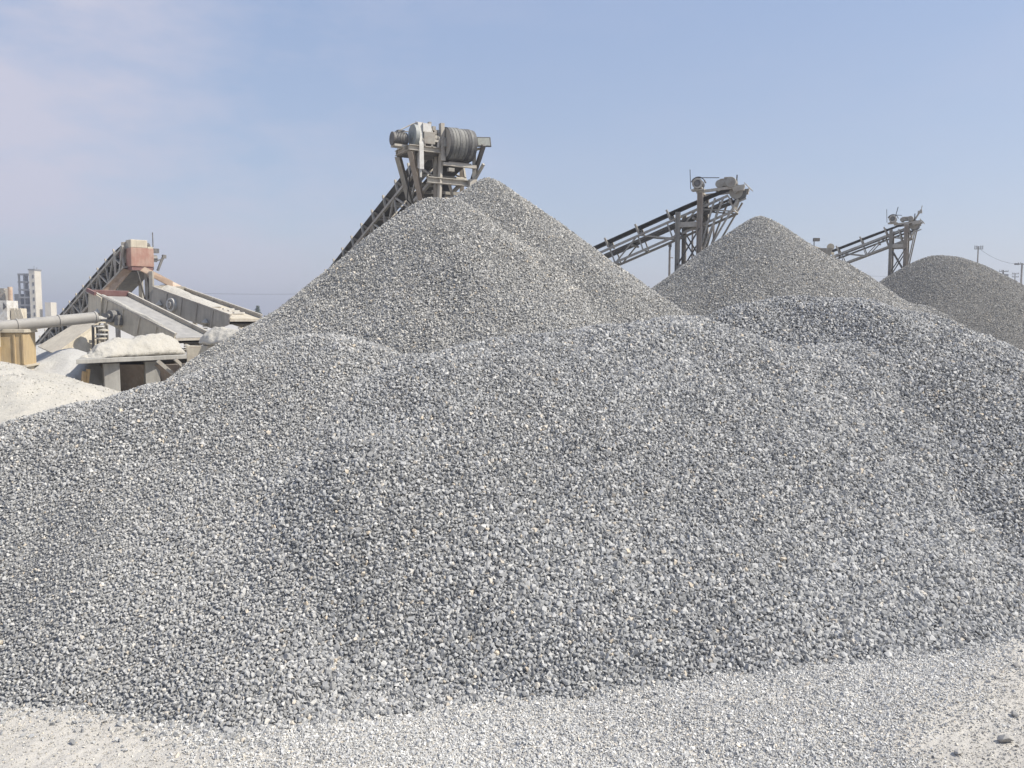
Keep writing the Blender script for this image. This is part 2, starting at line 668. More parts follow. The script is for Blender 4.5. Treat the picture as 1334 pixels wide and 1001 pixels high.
def raw_left(x, y):
    x, y = np.asarray(x, float), np.asarray(y, float)
    t, off = spur_off(x, y)
    tap = np.sin(PI * np.clip(t, 0, 1)) ** .8
    return load_shape(x, y, CREST_L, -.25 * tap * np.exp(-((off + .5) / 1.3) ** 2), 2) - np.clip(x - .6, 0, 20) * 1.2


def raw_main(x, y):
    x, y = np.asarray(x, float), np.asarray(y, float)
    t, off = spur_off(x, y)
    tap = np.sin(PI * np.clip(t, 0, 1)) ** .8
    push = .27 * tap * np.exp(-(np.maximum(off, 0) / 3.0) ** 2)
    flank = .54 * (np.sqrt(np.minimum(off - .1, 0) ** 2 + .09) - .3)
    return load_shape(x, y, CREST_M, push - flank * (off < .1), 3)


def z_front(x, y):
    return smax(raw_left(x, y), raw_main(x, y), .32)


def z_left(x, y):
    a_, b_ = raw_left(x, y), raw_main(x, y)
    return np.where(a_ >= b_ - .03, smax(a_, b_, .32), np.minimum(a_, -.5 + 0 * a_))


def z_main(x, y):
    a_, b_ = raw_left(x, y), raw_main(x, y)
    return np.where(b_ >= a_ - .03, smax(a_, b_, .32), np.minimum(b_, -.5 + 0 * b_))


# mound on the right, behind the front heap
RM = [at(915, 416, 12.6), at(960, 395, 12.8), at(1040, 388, 12.9), at(1120, 391, 12.6), at(1200, 406, 12.5), at(1270, 436, 12.5), at(1345, 474, 12.5), at(1500, 555, 12.5)]


def z_right(x, y):
    x, y = np.asarray(x, float), np.asarray(y, float)
    z = np.full(np.broadcast(x, y).shape, -9.0)
    for a, b in zip(RM[:-1], RM[1:]):
        z = smax(z, ridge(x, y, a, b, TAN, .5), .25)
    return z - .06 + fbm(x * .8, y * .8, 4, 21) * .14


BIG_A, BIG_B = at(636, 232, 22.7), at(560, 258, 19.9)
BIG_B2 = at(590, 257, 19.8)


def z_big(x, y):
    x, y = np.asarray(x, float), np.asarray(y, float)
    a = cone(x, y, BIG_A, .72, .2)
    b = np.maximum(cone(x, y, BIG_B, .77, .3), ridge(x, y, BIG_B, BIG_B2, .77, .3))
    z = smax(a, b, .12)
    z = z + fbm(x * .45, y * .45, 4, 33) * .30 * np.clip((BIG_A.z - z) * .5, .15, 1)
    # the concave toe where stones have rolled out
    return np.where(z < 1.2, 1.2 - (1.2 - z) * .8, z)


P2_A, P2_B = at(990, 282, 30.0), at(1085, 337, 29.6)
P2_C = at(1190, 398, 29.0)


def z_second(x, y):
    z = np.maximum(cone(x, y, P2_A, .74, .35), ridge(x, y, P2_A, P2_B, .74, .3))
    z = smax(z, ridge(x, y, P2_B, P2_C, .70, .5), .2)
    return z + fbm(x * .5, y * .5, 4, 41) * .22 * np.clip((P2_A.z - z) * .5, .1, 1)


P3_A, P3_B = at(1228, 334, 41.0), at(1234, 335, 40.8)


def z_third(x, y):
    z = ridge(x, y, P3_A, P3_B, .80, 2.0)
    return z + fbm(x * .4, y * .4, 3, 51) * .16


def heap(name, label, cat, fn, others, box, res, cell, size, base_mat, mat, shapes, seed, layers=1, facing=-.12, group=None, sizefn=None, zmin=-.01, grad=None):
    rng = np.random.default_rng(seed)
    x0, x1, y0, y1 = box
    root = empty(name, ((x0 + x1) / 2, (y0 + y1) / 2, 0), label, cat, group)
    V, T = field_grid(lambda x, y: fn(x, y) - size * .55, x0, x1, y0, y1, res, keep=grad is not None)
    np_mesh('core', V, T, [base_mat], parent=root, smooth=np.ones(len(T), dtype=bool))
    PP, SS = [], []
    for k in range(layers):
        P, n = heap_points(fn, others, x0, x1, y0, y1, cell, rng, facing, zmin, grad)
        s = size * np.exp(rng.normal(0, .26, len(P)))
        s = np.clip(s, size * .5, size * 2.0)
        if sizefn is not None:
            s = s * sizefn(P)
        P = P + n * (rng.random(len(P))[:, None] * .55 - .35 - .45 * k) * size
        PP.append(P)
        SS.append(s)
    V, T = scatter(np.concatenate(PP), np.concatenate(SS), shapes, rng)
    o = np_mesh('stones', V, T, [mat], parent=root)
    o['kind'] = 'stuff'
    return root


def grade(P):
    return .78 + .36 * np.clip((P[:, 0] + 3) / 6, 0, 1) + .3 * fbm(P[:, 0] * .7, P[:, 1] * .7, 2, 77)


heap('gravel_heap', 'broad main heap of coarse dark grey stone in the front, behind the chippings strip', 'gravel heap',
     z_main, [z_right, z_big], (-4.5, 10.2, 5.2, 14.2), .06, .0265, .0375, M['stone_front_base'], M['stone_front'], SHAPES_HI, 1, 2, sizefn=grade, grad=z_front)
heap('gravel_heap', 'low paler gravel heap with a small round crest beside the dusty plant', 'gravel heap',
     z_left, [z_big], (-9.2, 1.5, 5.2, 14.2), .06, .0255, .0355, M['stone_front_base'], M['stone_left'], SHAPES_HI, 6, 2, sizefn=grade, grad=z_front)
heap('gravel_heap', 'dark coarse gravel mound behind the main front heap, below the second peaked pile', 'gravel heap',
     z_right, [z_front], (.8, 13.5, 6.5, 17), .08, .028, .041, M['stone_front_base'], M['stone_front'], SHAPES_HI, 2, 1)
heap('gravel_heap', 'tallest grey gravel pile with a double peak under the largest conveyor head', 'gravel heap',
     z_big, [z_front, z_right], (-12.5, 11.5, 9.5, 31), .14, .038, .050, M['stone_big_base'], M['stone_big'], SHAPES_LO, 3, 1)
heap('gravel_heap', 'sharp peaked pile of finer dark gravel under the conveyor with four thick posts', 'gravel heap',
     z_second, [z_right, z_big], (-1.5, 24, 18.5, 41), .2, .041, .048, M['stone_fine_base'], M['stone_fine'], SHAPES_LO, 4, 1)
heap('gravel_heap', 'round topped brown grey gravel pile farthest away beside the utility poles', 'gravel heap',
     z_third, [z_second], (10, 36, 29, 54), .25, .048, .050, M['stone_dark_base'], M['stone_dark'], SHAPES_LO, 5, 1)


# ------------------------------------------------------------------ ground
def ground_z(x, y):
    near = np.clip(1 - (np.abs(x) - 9) / 4, 0, 1) * np.clip(1 - (y - 9.5) / 3, 0, 1) * np.clip((y - 3) / 1.0, 0, 1)
    z = fbm(x * 1.1, y * 1.1, 3, 61) * .035 + fbm(x * 6, y * 6, 3, 71) * .014 + fbm(x * 22, y * 22, 2, 81) * .014
    return z * near - .01


def axis(lo, hi, dlo, dhi, step, grow=1.35):
    a = list(np.arange(dlo, dhi, step))
    s, v = step, dhi
    while v < hi:
        a.append(v)
        s *= grow
        v += s
    a.append(hi)
    s, v, l = step, dlo, []
    while v > lo:
        s *= grow
        v -= s
        l.append(max(v, lo))
    return np.array(sorted(set(l + a)))


gx, gy = axis(-900, 900, -7.5, 8.5, .025), axis(-70, 1480, 4.6, 9.2, .025)
X, Y = np.meshgrid(gx, gy)
V = np.stack([X, Y, ground_z(X, Y)], -1).reshape(-1, 3)
idx = np.arange(len(gx) * len(gy)).reshape(len(gy), len(gx))
a, b, c, d = idx[:-1, :-1].ravel(), idx[:-1, 1:].ravel(), idx[1:, 1:].ravel(), idx[1:, :-1].ravel()
T = np.concatenate([np.stack([a, b, c], -1), np.stack([a, c, d], -1)])
g = np_mesh('ground', V, T, [M['ground']], smooth=np.ones(len(T), dtype=bool))
tag(g, kind='structure')

# strip of finer pale chippings in front of the heap
LB = [ground_at(330, 960), ground_at(420, 935), ground_at(300, 1001), ground_at(250, 1040)]
RB0, RB1 = ground_at(1292, 850), ground_at(1195, 1001)


def chip_density(x, y):
    yf = np.interp(x, FX, FY)
    # left border: slanting line, right border: slanting line, both ragged
    l0, l1 = ground_at(345, 950), ground_at(520, 1003)
    xl = l0.x + (l1.x - l0.x) * (l0.y - y) / (l0.y - l1.y)
    xl = xl - .55 + fbm(x * 1.3, y * 1.3, 3, 90) * 1.1
    xr = RB0.x + (RB1.x - RB0.x) * (RB0.y - y) / (RB0.y - RB1.y)
    xr = xr + fbm(x * 1.5, y * 1.5, 3, 95) * .55
    dl = np.clip((x - xl) / 1.5 + .5, 0, 1) ** 1.5
    dr = np.clip((xr - x) / .8 + .5, 0, 1) ** 1.3
    return dl * dr


rng = np.random.default_rng(21)
n = 420000
x = rng.uniform(-4.2, 6.6, n)
y = rng.uniform(4.4, 8.3, n)
den = chip_density(x, y) * np.clip((np.interp(x, FX, FY) + .35 - y) / .3, 0, 1)
den = den * (1.0 + .35 * fbm(x * 1.7, y * 1.7, 2, 99))
k = rng.random(n) < den
x, y = x[k], y[k]
s = .0165 * np.exp(rng.normal(0, .33, len(x)))
P = np.stack([x, y, ground_z(x, y) + s * .18], -1)
V, T = scatter(P, s, SHAPES_LO, rng)
o = np_mesh('gravel', V, T, [M['chip']])
tag(o, 'strip of fine pale chippings on the ground at the foot of the front heap', 'gravel', kind='stuff')

# stones that rolled off the heap, and crumbs lying in the dust
n = 60000
x = rng.uniform(-5.5, 7.5, n)
y = rng.uniform(4.4, 8.9, n)
gap = np.interp(x, FX, FY) - y
den = (np.exp(-np.clip(gap, 0, 9) / .14) * .7 + np.exp(-np.clip(gap, 0, 9) / .45) * .24) * (gap > -.25)
den = den + .025 * (gap > 0) + .10 * (gap > 0) * (fbm(x * 2, y * 2, 3, 120) > .12)
k = rng.random(n) < den
x, y, gp = x[k], y[k], gap[k]
s = np.where(rng.random(len(x)) < np.exp(-np.clip(gp, 0, 9) / .25), .036, .017) * np.exp(rng.normal(0, .35, len(x)))
s = np.minimum(s, .05)
P = np.stack([x, y, ground_z(x, y) + s * .12], -1)
V, T = scatter(P, s, SHAPES_HI, rng)
o = np_mesh('pebbles', V, T, [M['stone_front']])
tag(o, 'loose grey stones rolled out onto the pale dusty ground', 'pebbles', kind='stuff')

n = 190000
x = rng.uniform(-5.0, 6.8, n)
y = rng.uniform(4.4, 8.6, n)
gap = np.interp(x, FX, FY) - y
k = (gap > -.1) & (rng.random(n) < (1 - .9 * chip_density(x, y)) * (.72 + .7 * fbm(x * 1.6, y * 1.6, 3, 140)))
x, y = x[k], y[k]
s = .0105 * np.exp(rng.normal(0, .4, len(x)))
M['crumb'] = stone_mat('dust crumbs', 1.35, .06, .9, (.56, .525, .46), .7)
V, T = scatter(np.stack([x, y, ground_z(x, y) + s * .15], -1), s, SHAPES_LO, rng)
o = np_mesh('crumbs', V, T, [M['crumb']])
tag(o, 'tiny pale crumbs strewn over the dusty ground', 'crumbs', kind='stuff')

rnd = random.Random(5)
M['clod'] = solid('grey stone lump', (.36, .345, .32), (.27, .26, .245), 14, .9, 0, .35, bump=.004, bscale=60)
ROCKS = [(1310, 966, .10, 'largest loose grey stone on the dust at the right border'),
         (1248, 979, .06, 'flat grey stone on pale dust left of the largest loose stone'),
         (1322, 934, .07, 'grey stone on pale dust above the largest loose stone'),
         (1300, 882, .055, 'small grey stone on the pale dust just below the heap foot'),
         (1325, 868, .08, 'pale grey stone at the right border touching the gravel edge')]
for px, py, sz, lab in ROCKS:
    p = ground_at(px, py)
    bm = bmesh.new()
    for _ in range(22):
        v = Vector((rnd.gauss(0, 1), rnd.gauss(0, 1), rnd.gauss(0, 1))).normalized()
        bm.verts.new((v.x * sz * .6, v.y * sz * .42, v.z * sz * .34))
    bmesh.ops.convex_hull(bm, input=bm.verts)
    loose = [v for v in bm.verts if not v.link_faces]
    bmesh.ops.delete(bm, geom=loose, context='VERTS')
    me = bpy.data.meshes.new('stone')
    bm.to_mesh(me)
    bm.free()
    me.materials.append(M['clod'])
    o = bpy.data.objects.new('stone', me)
    COL.objects.link(o)
    o.location = (p.x, p.y, float(ground_z(np.array(p.x), np.array(p.y))) + sz * .2)
    o.rotation_euler = (0, 0, rnd.uniform(0, 6))
    tag(o, lab, 'stone', 'loose stones on the dust')


# ------------------------------------------------------------------ conveyors
class Frame:
    """conveyor frame: u back along the belt (level), v across to the right, w up, from the head pulley centre"""

    def __init__(self, C, th, phi):
        self.C = Vector(C)
        self.hb = Vector((-math.sin(R(th)), math.cos(R(th)), 0))
        self.s = Vector((math.cos(R(th)), math.sin(R(th)), 0))
        self.z = Vector((0, 0, 1))
        self.b = self.hb * math.cos(R(phi)) - self.z * math.sin(R(phi))
        self.n = self.hb * math.sin(R(phi)) + self.z * math.cos(R(phi))

    def L(self, u, v, w):
        return self.C + self.hb * u + self.s * v + self.z * w

    def B(self, a, v, h):
        """a along the sloping belt, v across, h above the belt line"""
        return self.C + self.b * a + self.s * v + self.n * h


def belt_mesh(fr, Lg, w, r, t=.018, trough=.16):
    m = MB()
    path = []                                    # (centre, outward normal, edge lift)
    k = int(Lg / 1.0)
    for i in range(k + 1):
        a = Lg * (1 - i / k)
        path.append((fr.B(a, 0, r), fr.n, min(1, a / 1.6)))
    for i in range(1, 14):
        t_ = PI * i / 14
        e = fr.n * math.cos(t_) - fr.b * math.sin(t_)
        path.append((fr.C + e * r, e, 0))
    for i in range(k + 1):
        a = Lg * i / k
        path.append((fr.B(a, 0, -r * (1 if a < .3 else .8)), -fr.n, 0))
    for i in range(1, 8):
        t_ = PI * i / 8
        e = -fr.n * math.cos(t_) + fr.b * math.sin(t_)
        path.append((fr.B(Lg, 0, 0) + e * r, e, 0))
    vs, fs = [], []
    across = [(-.5, 1), (-.2, 0), (.2, 0), (.5, 1)]
    for c, e, lift in path:
        for q in (0, 1):
            for s_, l_ in (across if q == 0 else across[::-1]):
                vs.append(c + fr.s * s_ * w + e * (trough * lift * l_ + (t if q == 0 else 0)))
    n = len(path)
    for i in range(n):
        j = (i + 1) % n
        for q in range(8):
            fs.append((8 * i + q, 8 * i + (q + 1) % 8, 8 * j + (q + 1) % 8, 8 * j + q))
    return m.add(vs, fs)


def truss_mesh(fr, a0, a1, W, top, dep, panel, ch=.09, br=.055):
    m = MB()
    for v in (-W / 2, W / 2):
        m.beam(fr.B(a0, v, top), fr.B(a1, v, top), ch, ch, fr.n)
        m.beam(fr.B(a0, v, top - dep), fr.B(a1, v, top - dep), ch, ch, fr.n)
        k = int((a1 - a0) / panel)
        for i in range(k + 1):
            a = a0 + i * panel
            m.beam(fr.B(a, v, top - ch / 2), fr.B(a, v, top - dep + ch / 2), br, br, fr.s)
            if i < k:
                p, q = (top, top - dep) if i % 2 else (top - dep, top)
                m.beam(fr.B(a + .05, v, p), fr.B(a + panel - .05, v, q), br, br, fr.s)
    for i in range(int((a1 - a0) / panel) + 1):
        a = a0 + i * panel
        m.beam(fr.B(a, -W / 2 + .04, top - dep), fr.B(a, W / 2 - .04, top - dep), br, br, fr.n)
    return m


def idler_mesh(fr, a, W, r):
    """one troughing idler: base bar, two end uprights, three rollers"""
    m = MB()
    m.beam(fr.B(a, -W / 2 - .02, r - .16), fr.B(a, W / 2 + .02, r - .16), .07, .05, fr.n)
    for s in (-1, 1):
        m.beam(fr.B(a, s * (W / 2 + .04), r - .2), fr.B(a, s * (W / 2 + .07), r + .2), .07, .07, fr.b)
        m.cyl(fr.B(a, s * .2 * W, r - .05), fr.B(a, s * .5 * W, r + .11), .045, 8)
    m.cyl(fr.B(a, -.19 * W, r - .06), fr.B(a, .19 * W, r - .06), .045, 8)
    return m


def conveyor_body(root, fr, Lg, W, bw, r, dep, panel, a0=.55, step=1.15, ch=.09, br=.055, top=None, trough=.16):
    top = r - .22 if top is None else top
    belt_mesh(fr, Lg, bw, r, trough=trough).build('belt', M['belt'], root)
    tr = truss_mesh(fr, a0, Lg - .2, W, top, dep, panel, ch, br).build('truss', M['steel'], root)
    pu = MB().cyl(fr.C - fr.s * bw * .52, fr.C + fr.s * bw * .52, r - .004, 28)
    pu.cyl(fr.C - fr.s * (W * .5 + .12), fr.C + fr.s * (W * .5 + .12), .06, 12)
    shade_smooth_by_angle(pu.build('head_pulley', M['steel'], root))
    tp = MB().cyl(fr.B(Lg, -bw * .5, 0), fr.B(Lg, bw * .5, 0), r - .02, 20)
    shade_smooth_by_angle(tp.build('tail_pulley', M['steel'], root))
    k = int((Lg - 2.0) / step)
    first = None
    for i in range(k):
        if first is None:
            first = idler_mesh(fr, 1.3, bw * 1.02, r).build('idler', M['steel'], root)
        else:
            c = first.copy()
            COL.objects.link(c)
            c.parent = root
            c.location = fr.b * (step * i)
    ret = None
    for i in range(int(Lg / 2.6)):
        a = 1.8 + 2.6 * i
        if ret is None:
            m = MB().cyl(fr.B(a, -W / 2, -r * .8 - .06), fr.B(a, W / 2, -r * .8 - .06), .05, 8)
            ret = m.build('return_roller', M['steel'], root)
        else:
            c = ret.copy()
            COL.objects.link(c)
            c.parent = root
            c.location = fr.b * (2.6 * i)
    return tr


def trestle(root, fr, u, W, wtop, sec=.18):
    """ground posts under the truss further back"""
    for v in (-W / 2, W / 2):
        p = fr.L(u, v, wtop)
        m = MB().beam(p, (p.x + fr.s.x * v * .6, p.y + fr.s.y * v * .6, -.1), sec, sec, fr.hb)
        m.build('post', M['steel'], root)


# --- the big conveyor above the tallest pile
C1 = Frame(at(596, 189, 24.0), 30, 18)
r1 = empty('conveyor', (C1.C.x, C1.C.y, 0), 'largest conveyor with a big bare drum and white guard above the tallest gravel pile', 'conveyor', 'stockpile conveyors')
W1 = .96
conveyor_body(r1, C1, 21.5, W1, .80, .43, .80, 1.05, a0=.7, top=.12)


def L(u, v, w):
    return C1.L(u, v * .82, w)


# ribbed wear lagging that stands out on the drum
BANDS = ['belt', 'belt_light', 'belt_light', 'belt_pulley', 'belt_light', 'belt_pulley', 'belt', 'belt_pulley', 'belt']
for q, mt in enumerate(BANDS):
    v = -.376 + q * .094
    m = MB().ring(C1.C + C1.s * v, C1.s, .44, .451 + .005 * ((q * 5) % 4), .0935 - .01 * (q % 2), 40)
    shade_smooth_by_angle(m.build('drum_lagging', M[mt], r1, .006))
# drive platform
m = MB()
m.hbeam(L(0, -1.86, -.22), L(0, -.5, -.22), .15)
m.hbeam(L(.95, -1.86, -.22), L(.95, -.5, -.22), .15)
m.hbeam(L(.08, -1.80, -.225), L(.87, -1.80, -.225), .15)
m.build('drive_platform', M['steel_light'], r1)
MB().box(L(.47, -1.16, -.32), C1.hb * .42, C1.s * .5, C1.z * .02).build('platform_deck', M['steel_dark'], r1)
m = MB()
m.cyl(L(.28, -2.28, .03), L(.28, -1.80, .03), .185, 20)
for q in range(7):
    m.ring(L(.28, -2.2 + q * .06, .03), C1.s, .18, .205, .02, 20)
m.box(L(.28, -2.02, .225), C1.hb * .09, C1.s * .1, C1.z * .05)
mo = m.build('motor', M['motor'], r1)
shade_smooth_by_angle(mo)
m = MB().cyl(L(.28, -2.33, .03), L(.28, -2.285, .03), .19, 20)
m.build('fan_cowl', M['steel_dark'], mo)
m = MB()
m.beam(L(.28, -2.3, -.16), L(.28, -1.75, -.16), .3, .06)
m.beam(L(.2, -1.95, -.2), L(.2, -1.6, -.13), .1, .1)
m.build('motor_base', M['steel_light'], r1)
m = MB().cyl(L(.12, -1.66, .14), L(.12, -1.52, .14), .31, 26)
m.cyl(L(.12, -1.70, .14), L(.12, -1.66, .14), .10, 16)
shade_smooth_by_angle(m.build('pulley_guard', M['green_grey'], r1))
m = MB()
m.plate([L(.0, -1.42, .50), L(.2, -1.42, .56), L(.12, -1.42, -.05), L(.06, -1.42, -.75), L(-.09, -1.42, -.80), L(-.08, -1.42, -.1)], .13)
m.plate([L(-.04, -1.42, -.66), L(.03, -1.42, -.66), L(.02, -1.42, -1.02), L(-.03, -1.42, -1.02)], .05)
m.build('belt_guard', M['white_paint'], r1)
m = MB()
m.box(L(.1, -1.20, .36), C1.hb * .17, C1.s * .12, C1.z * .12)
m.plate([L(-.05, -1.08, .46), L(.25, -1.08, .46), L(.25, -.98, .22), L(-.05, -.98, .22)], .03)
m.build('guard_cover', M['white_paint'], r1)
m = MB()
m.box(L(.1, -1.12, .08), C1.hb * .2, C1.s * .17, C1.z * .17)
m.cyl(L(.1, -.98, .1), L(.1, -.78, .1), .15, 14)
m.cyl(L(.1, -.78, .04), L(.1, -.68, .04), .2, 14)
m.box(L(.1, -.95, .27), C1.hb * .06, C1.s * .06, C1.z * .08)
m.box(L(.02, -.86, .26), C1.hb * .05, C1.s * .04, C1.z * .06)
m.build('gearbox', M['gear'], r1, .012)
m = MB()
for v in (-1.3, -1.02, -.78):
    m.beam(L(-.06, v, -.15), L(-.06, v, .04), .06, .06)
m.beam(L(-.06, -1.36, .02), L(-.06, -.72, .02), .06, .06)
m.build('gearbox_stand', M['steel_light'], r1)
m = MB()
m.box(L(-.02, -.62, .08), C1.hb * .08, C1.s * .055, C1.z * .46)
m.box(L(-.02, -.62, -.44), C1.hb * .1, C1.s * .07, C1.z * .07)
m.build('bearing_post', M['steel_light'], r1)
m = MB()
m.box(L(.0, -.555, .0), C1.hb * .16, C1.s * .05, C1.z * .13)
m.build('pulley_bearing', M['gear'], r1, .02)
MB().box(L(.0, .6, .0), C1.hb * .16, C1.s * .06, C1.z * .13).build('pulley_bearing', M['gear'], r1, .02)
m = MB()
m.beam(L(-.1, -.62, -.60), L(-.1, .66, -.60), .10, .09)
m.build('cross_beam', M['steel_light'], r1)
m = MB()
m.hbeam(L(.05, -1.15, -1.06), L(.05, .66, -1.06), .17)
m.box(L(-.02, .56, -1.06), C1.hb * .1, C1.s * .12, C1.z * .1)
m.build('cross_beam', M['steel_light'], r1)
m = MB()
m.beam(L(.7, -.6, -1.28), L(.7, .66, -1.28), .1, .1)
m.build('cross_beam', M['steel'], r1)
MB().beam(L(.0, .66, -.15), L(.0, .66, -3.2), .11, .11).build('post', M['steel'], r1)
MB().beam(L(.75, .62, -.4), L(.75, .62, -3.2), .13, .13).build('post', M['rusty'], r1)
MB().beam(L(.0, -.64, -.3), L(.15, -.72, -3.0), .09, .09).build('post', M['steel_light'], r1)
MB().beam(L(.3, -.62, -.3), L(.42, -.66, -3.0), .12, .12).build('post', M['steel'], r1)
MB().hbeam(L(.02, -1.78, -.3), L(1.0, -.62, -2.35), .15).build('strut', M['rusty'], r1)
MB().hbeam(L(.95, -1.78, -.3), L(1.75, -.62, -2.3), .15).build('strut', M['steel'], r1)
MB().beam(L(1.6, -.62, -.4), L(1.7, -.62, -4), .12, .12).build('post', M['steel'], r1)
MB().beam(L(.05, -.3, -1.1), L(.9, .62, -2.2), .07, .07).build('strut', M['steel_light'], r1)
MB().beam(L(.05, .62, -1.15), L(.9, -.5, -2.3), .08, .08).build('strut', M['steel'], r1)
MB().beam(L(-.45, .76, -.02), L(.25, .70, -1.0), .1, .1).build('strut', M['steel_dark'], r1)
MB().beam(L(-.4, .78, -.55), L(.3, .68, -1.15), .07, .07).build('strut', M['steel'], r1)
MB().beam(L(.1, .66, -.95), L(1.2, .62, -2.3), .08, .08).build('strut', M['steel'], r1)
m = MB()
m.box(L(-.3, .85, .10), C1.hb * .04 + C1.s * .02, C1.s * .19 - C1.hb * .09, C1.z * .14 + C1.hb * .03)
fl = m.build('floodlight', M['steel_dark'], r1, .01)
MB().box(L(-.345, .826, .098), C1.hb * .004 + C1.s * .002, C1.s * .155 - C1.hb * .073, C1.z * .11 + C1.hb * .024).build('glass', M['lamp_glass'], fl)
MB().beam(L(-.27, .85, -.06), L(-.1, .66, -.1), .06, .06).build('lamp_bracket', M['steel'], fl)
m = MB()
m.cyl(L(.9, -1.2, -.3), L(.95, -1.35, -.9), .018, 8)
m.cyl(L(.95, -1.35, -.9), L(1.15, -1.35, -1.5), .018, 8)
m.cyl(L(1.15, -1.35, -1.5), L(1.3, -.7, -1.9), .018, 8)
m.build('cable', M['wire'], r1)
trestle(r1, C1, 7.0, W1, -3.0)
trestle(r1, C1, 14.0, W1, -5.2)
MB().box(L(.35, -.64, -.75), C1.hb * .1, C1.s * .06, C1.z * .15).build('junction_box', M['gear'], r1, .01)
MB().box(L(-.05, -.3, -.74), C1.hb * .07, C1.s * .09, C1.z * .05).build('scraper_arm', M['gear'], r1)
MB().box(L(-.06, .05, -.55), C1.hb * .04, C1.s * .36, C1.z * .035).build('belt_scraper', M['rusty'], r1)
for p_, q_ in ((L(.1, -2.1, .25), L(.15, -1.6, .48)), (L(.15, -1.6, .48), L(.1, -1.25, .52)), (L(.9, -1.8, -.2), L(.9, -1.8, .42)), (L(.9, -1.8, .42), L(.9, -.8, .42)),
               (L(.9, -.8, .42), L(.9, -.8, -.2))):
    MB().cyl(p_, q_, .018, 6).build('rail_rod', M['steel'], r1)
for v, w, k_ in ((-1.05, .50, .05), (-.9, .38, .06), (-.78, .30, .05), (-.7, .2, .07)):
    MB().box(L(.04, v, w), C1.hb * k_, C1.s * k_ * .8, C1.z * k_).build('fitting', M['gear'], r1)
# rubber skirt hanging under the head between the posts
MB().plate([L(.62, -.45, -.5), L(.62, .1, -.5), L(.72, .1, -1.9), L(.72, -.45, -1.9)], .03).build('scraper_skirt', M['belt'], r1)


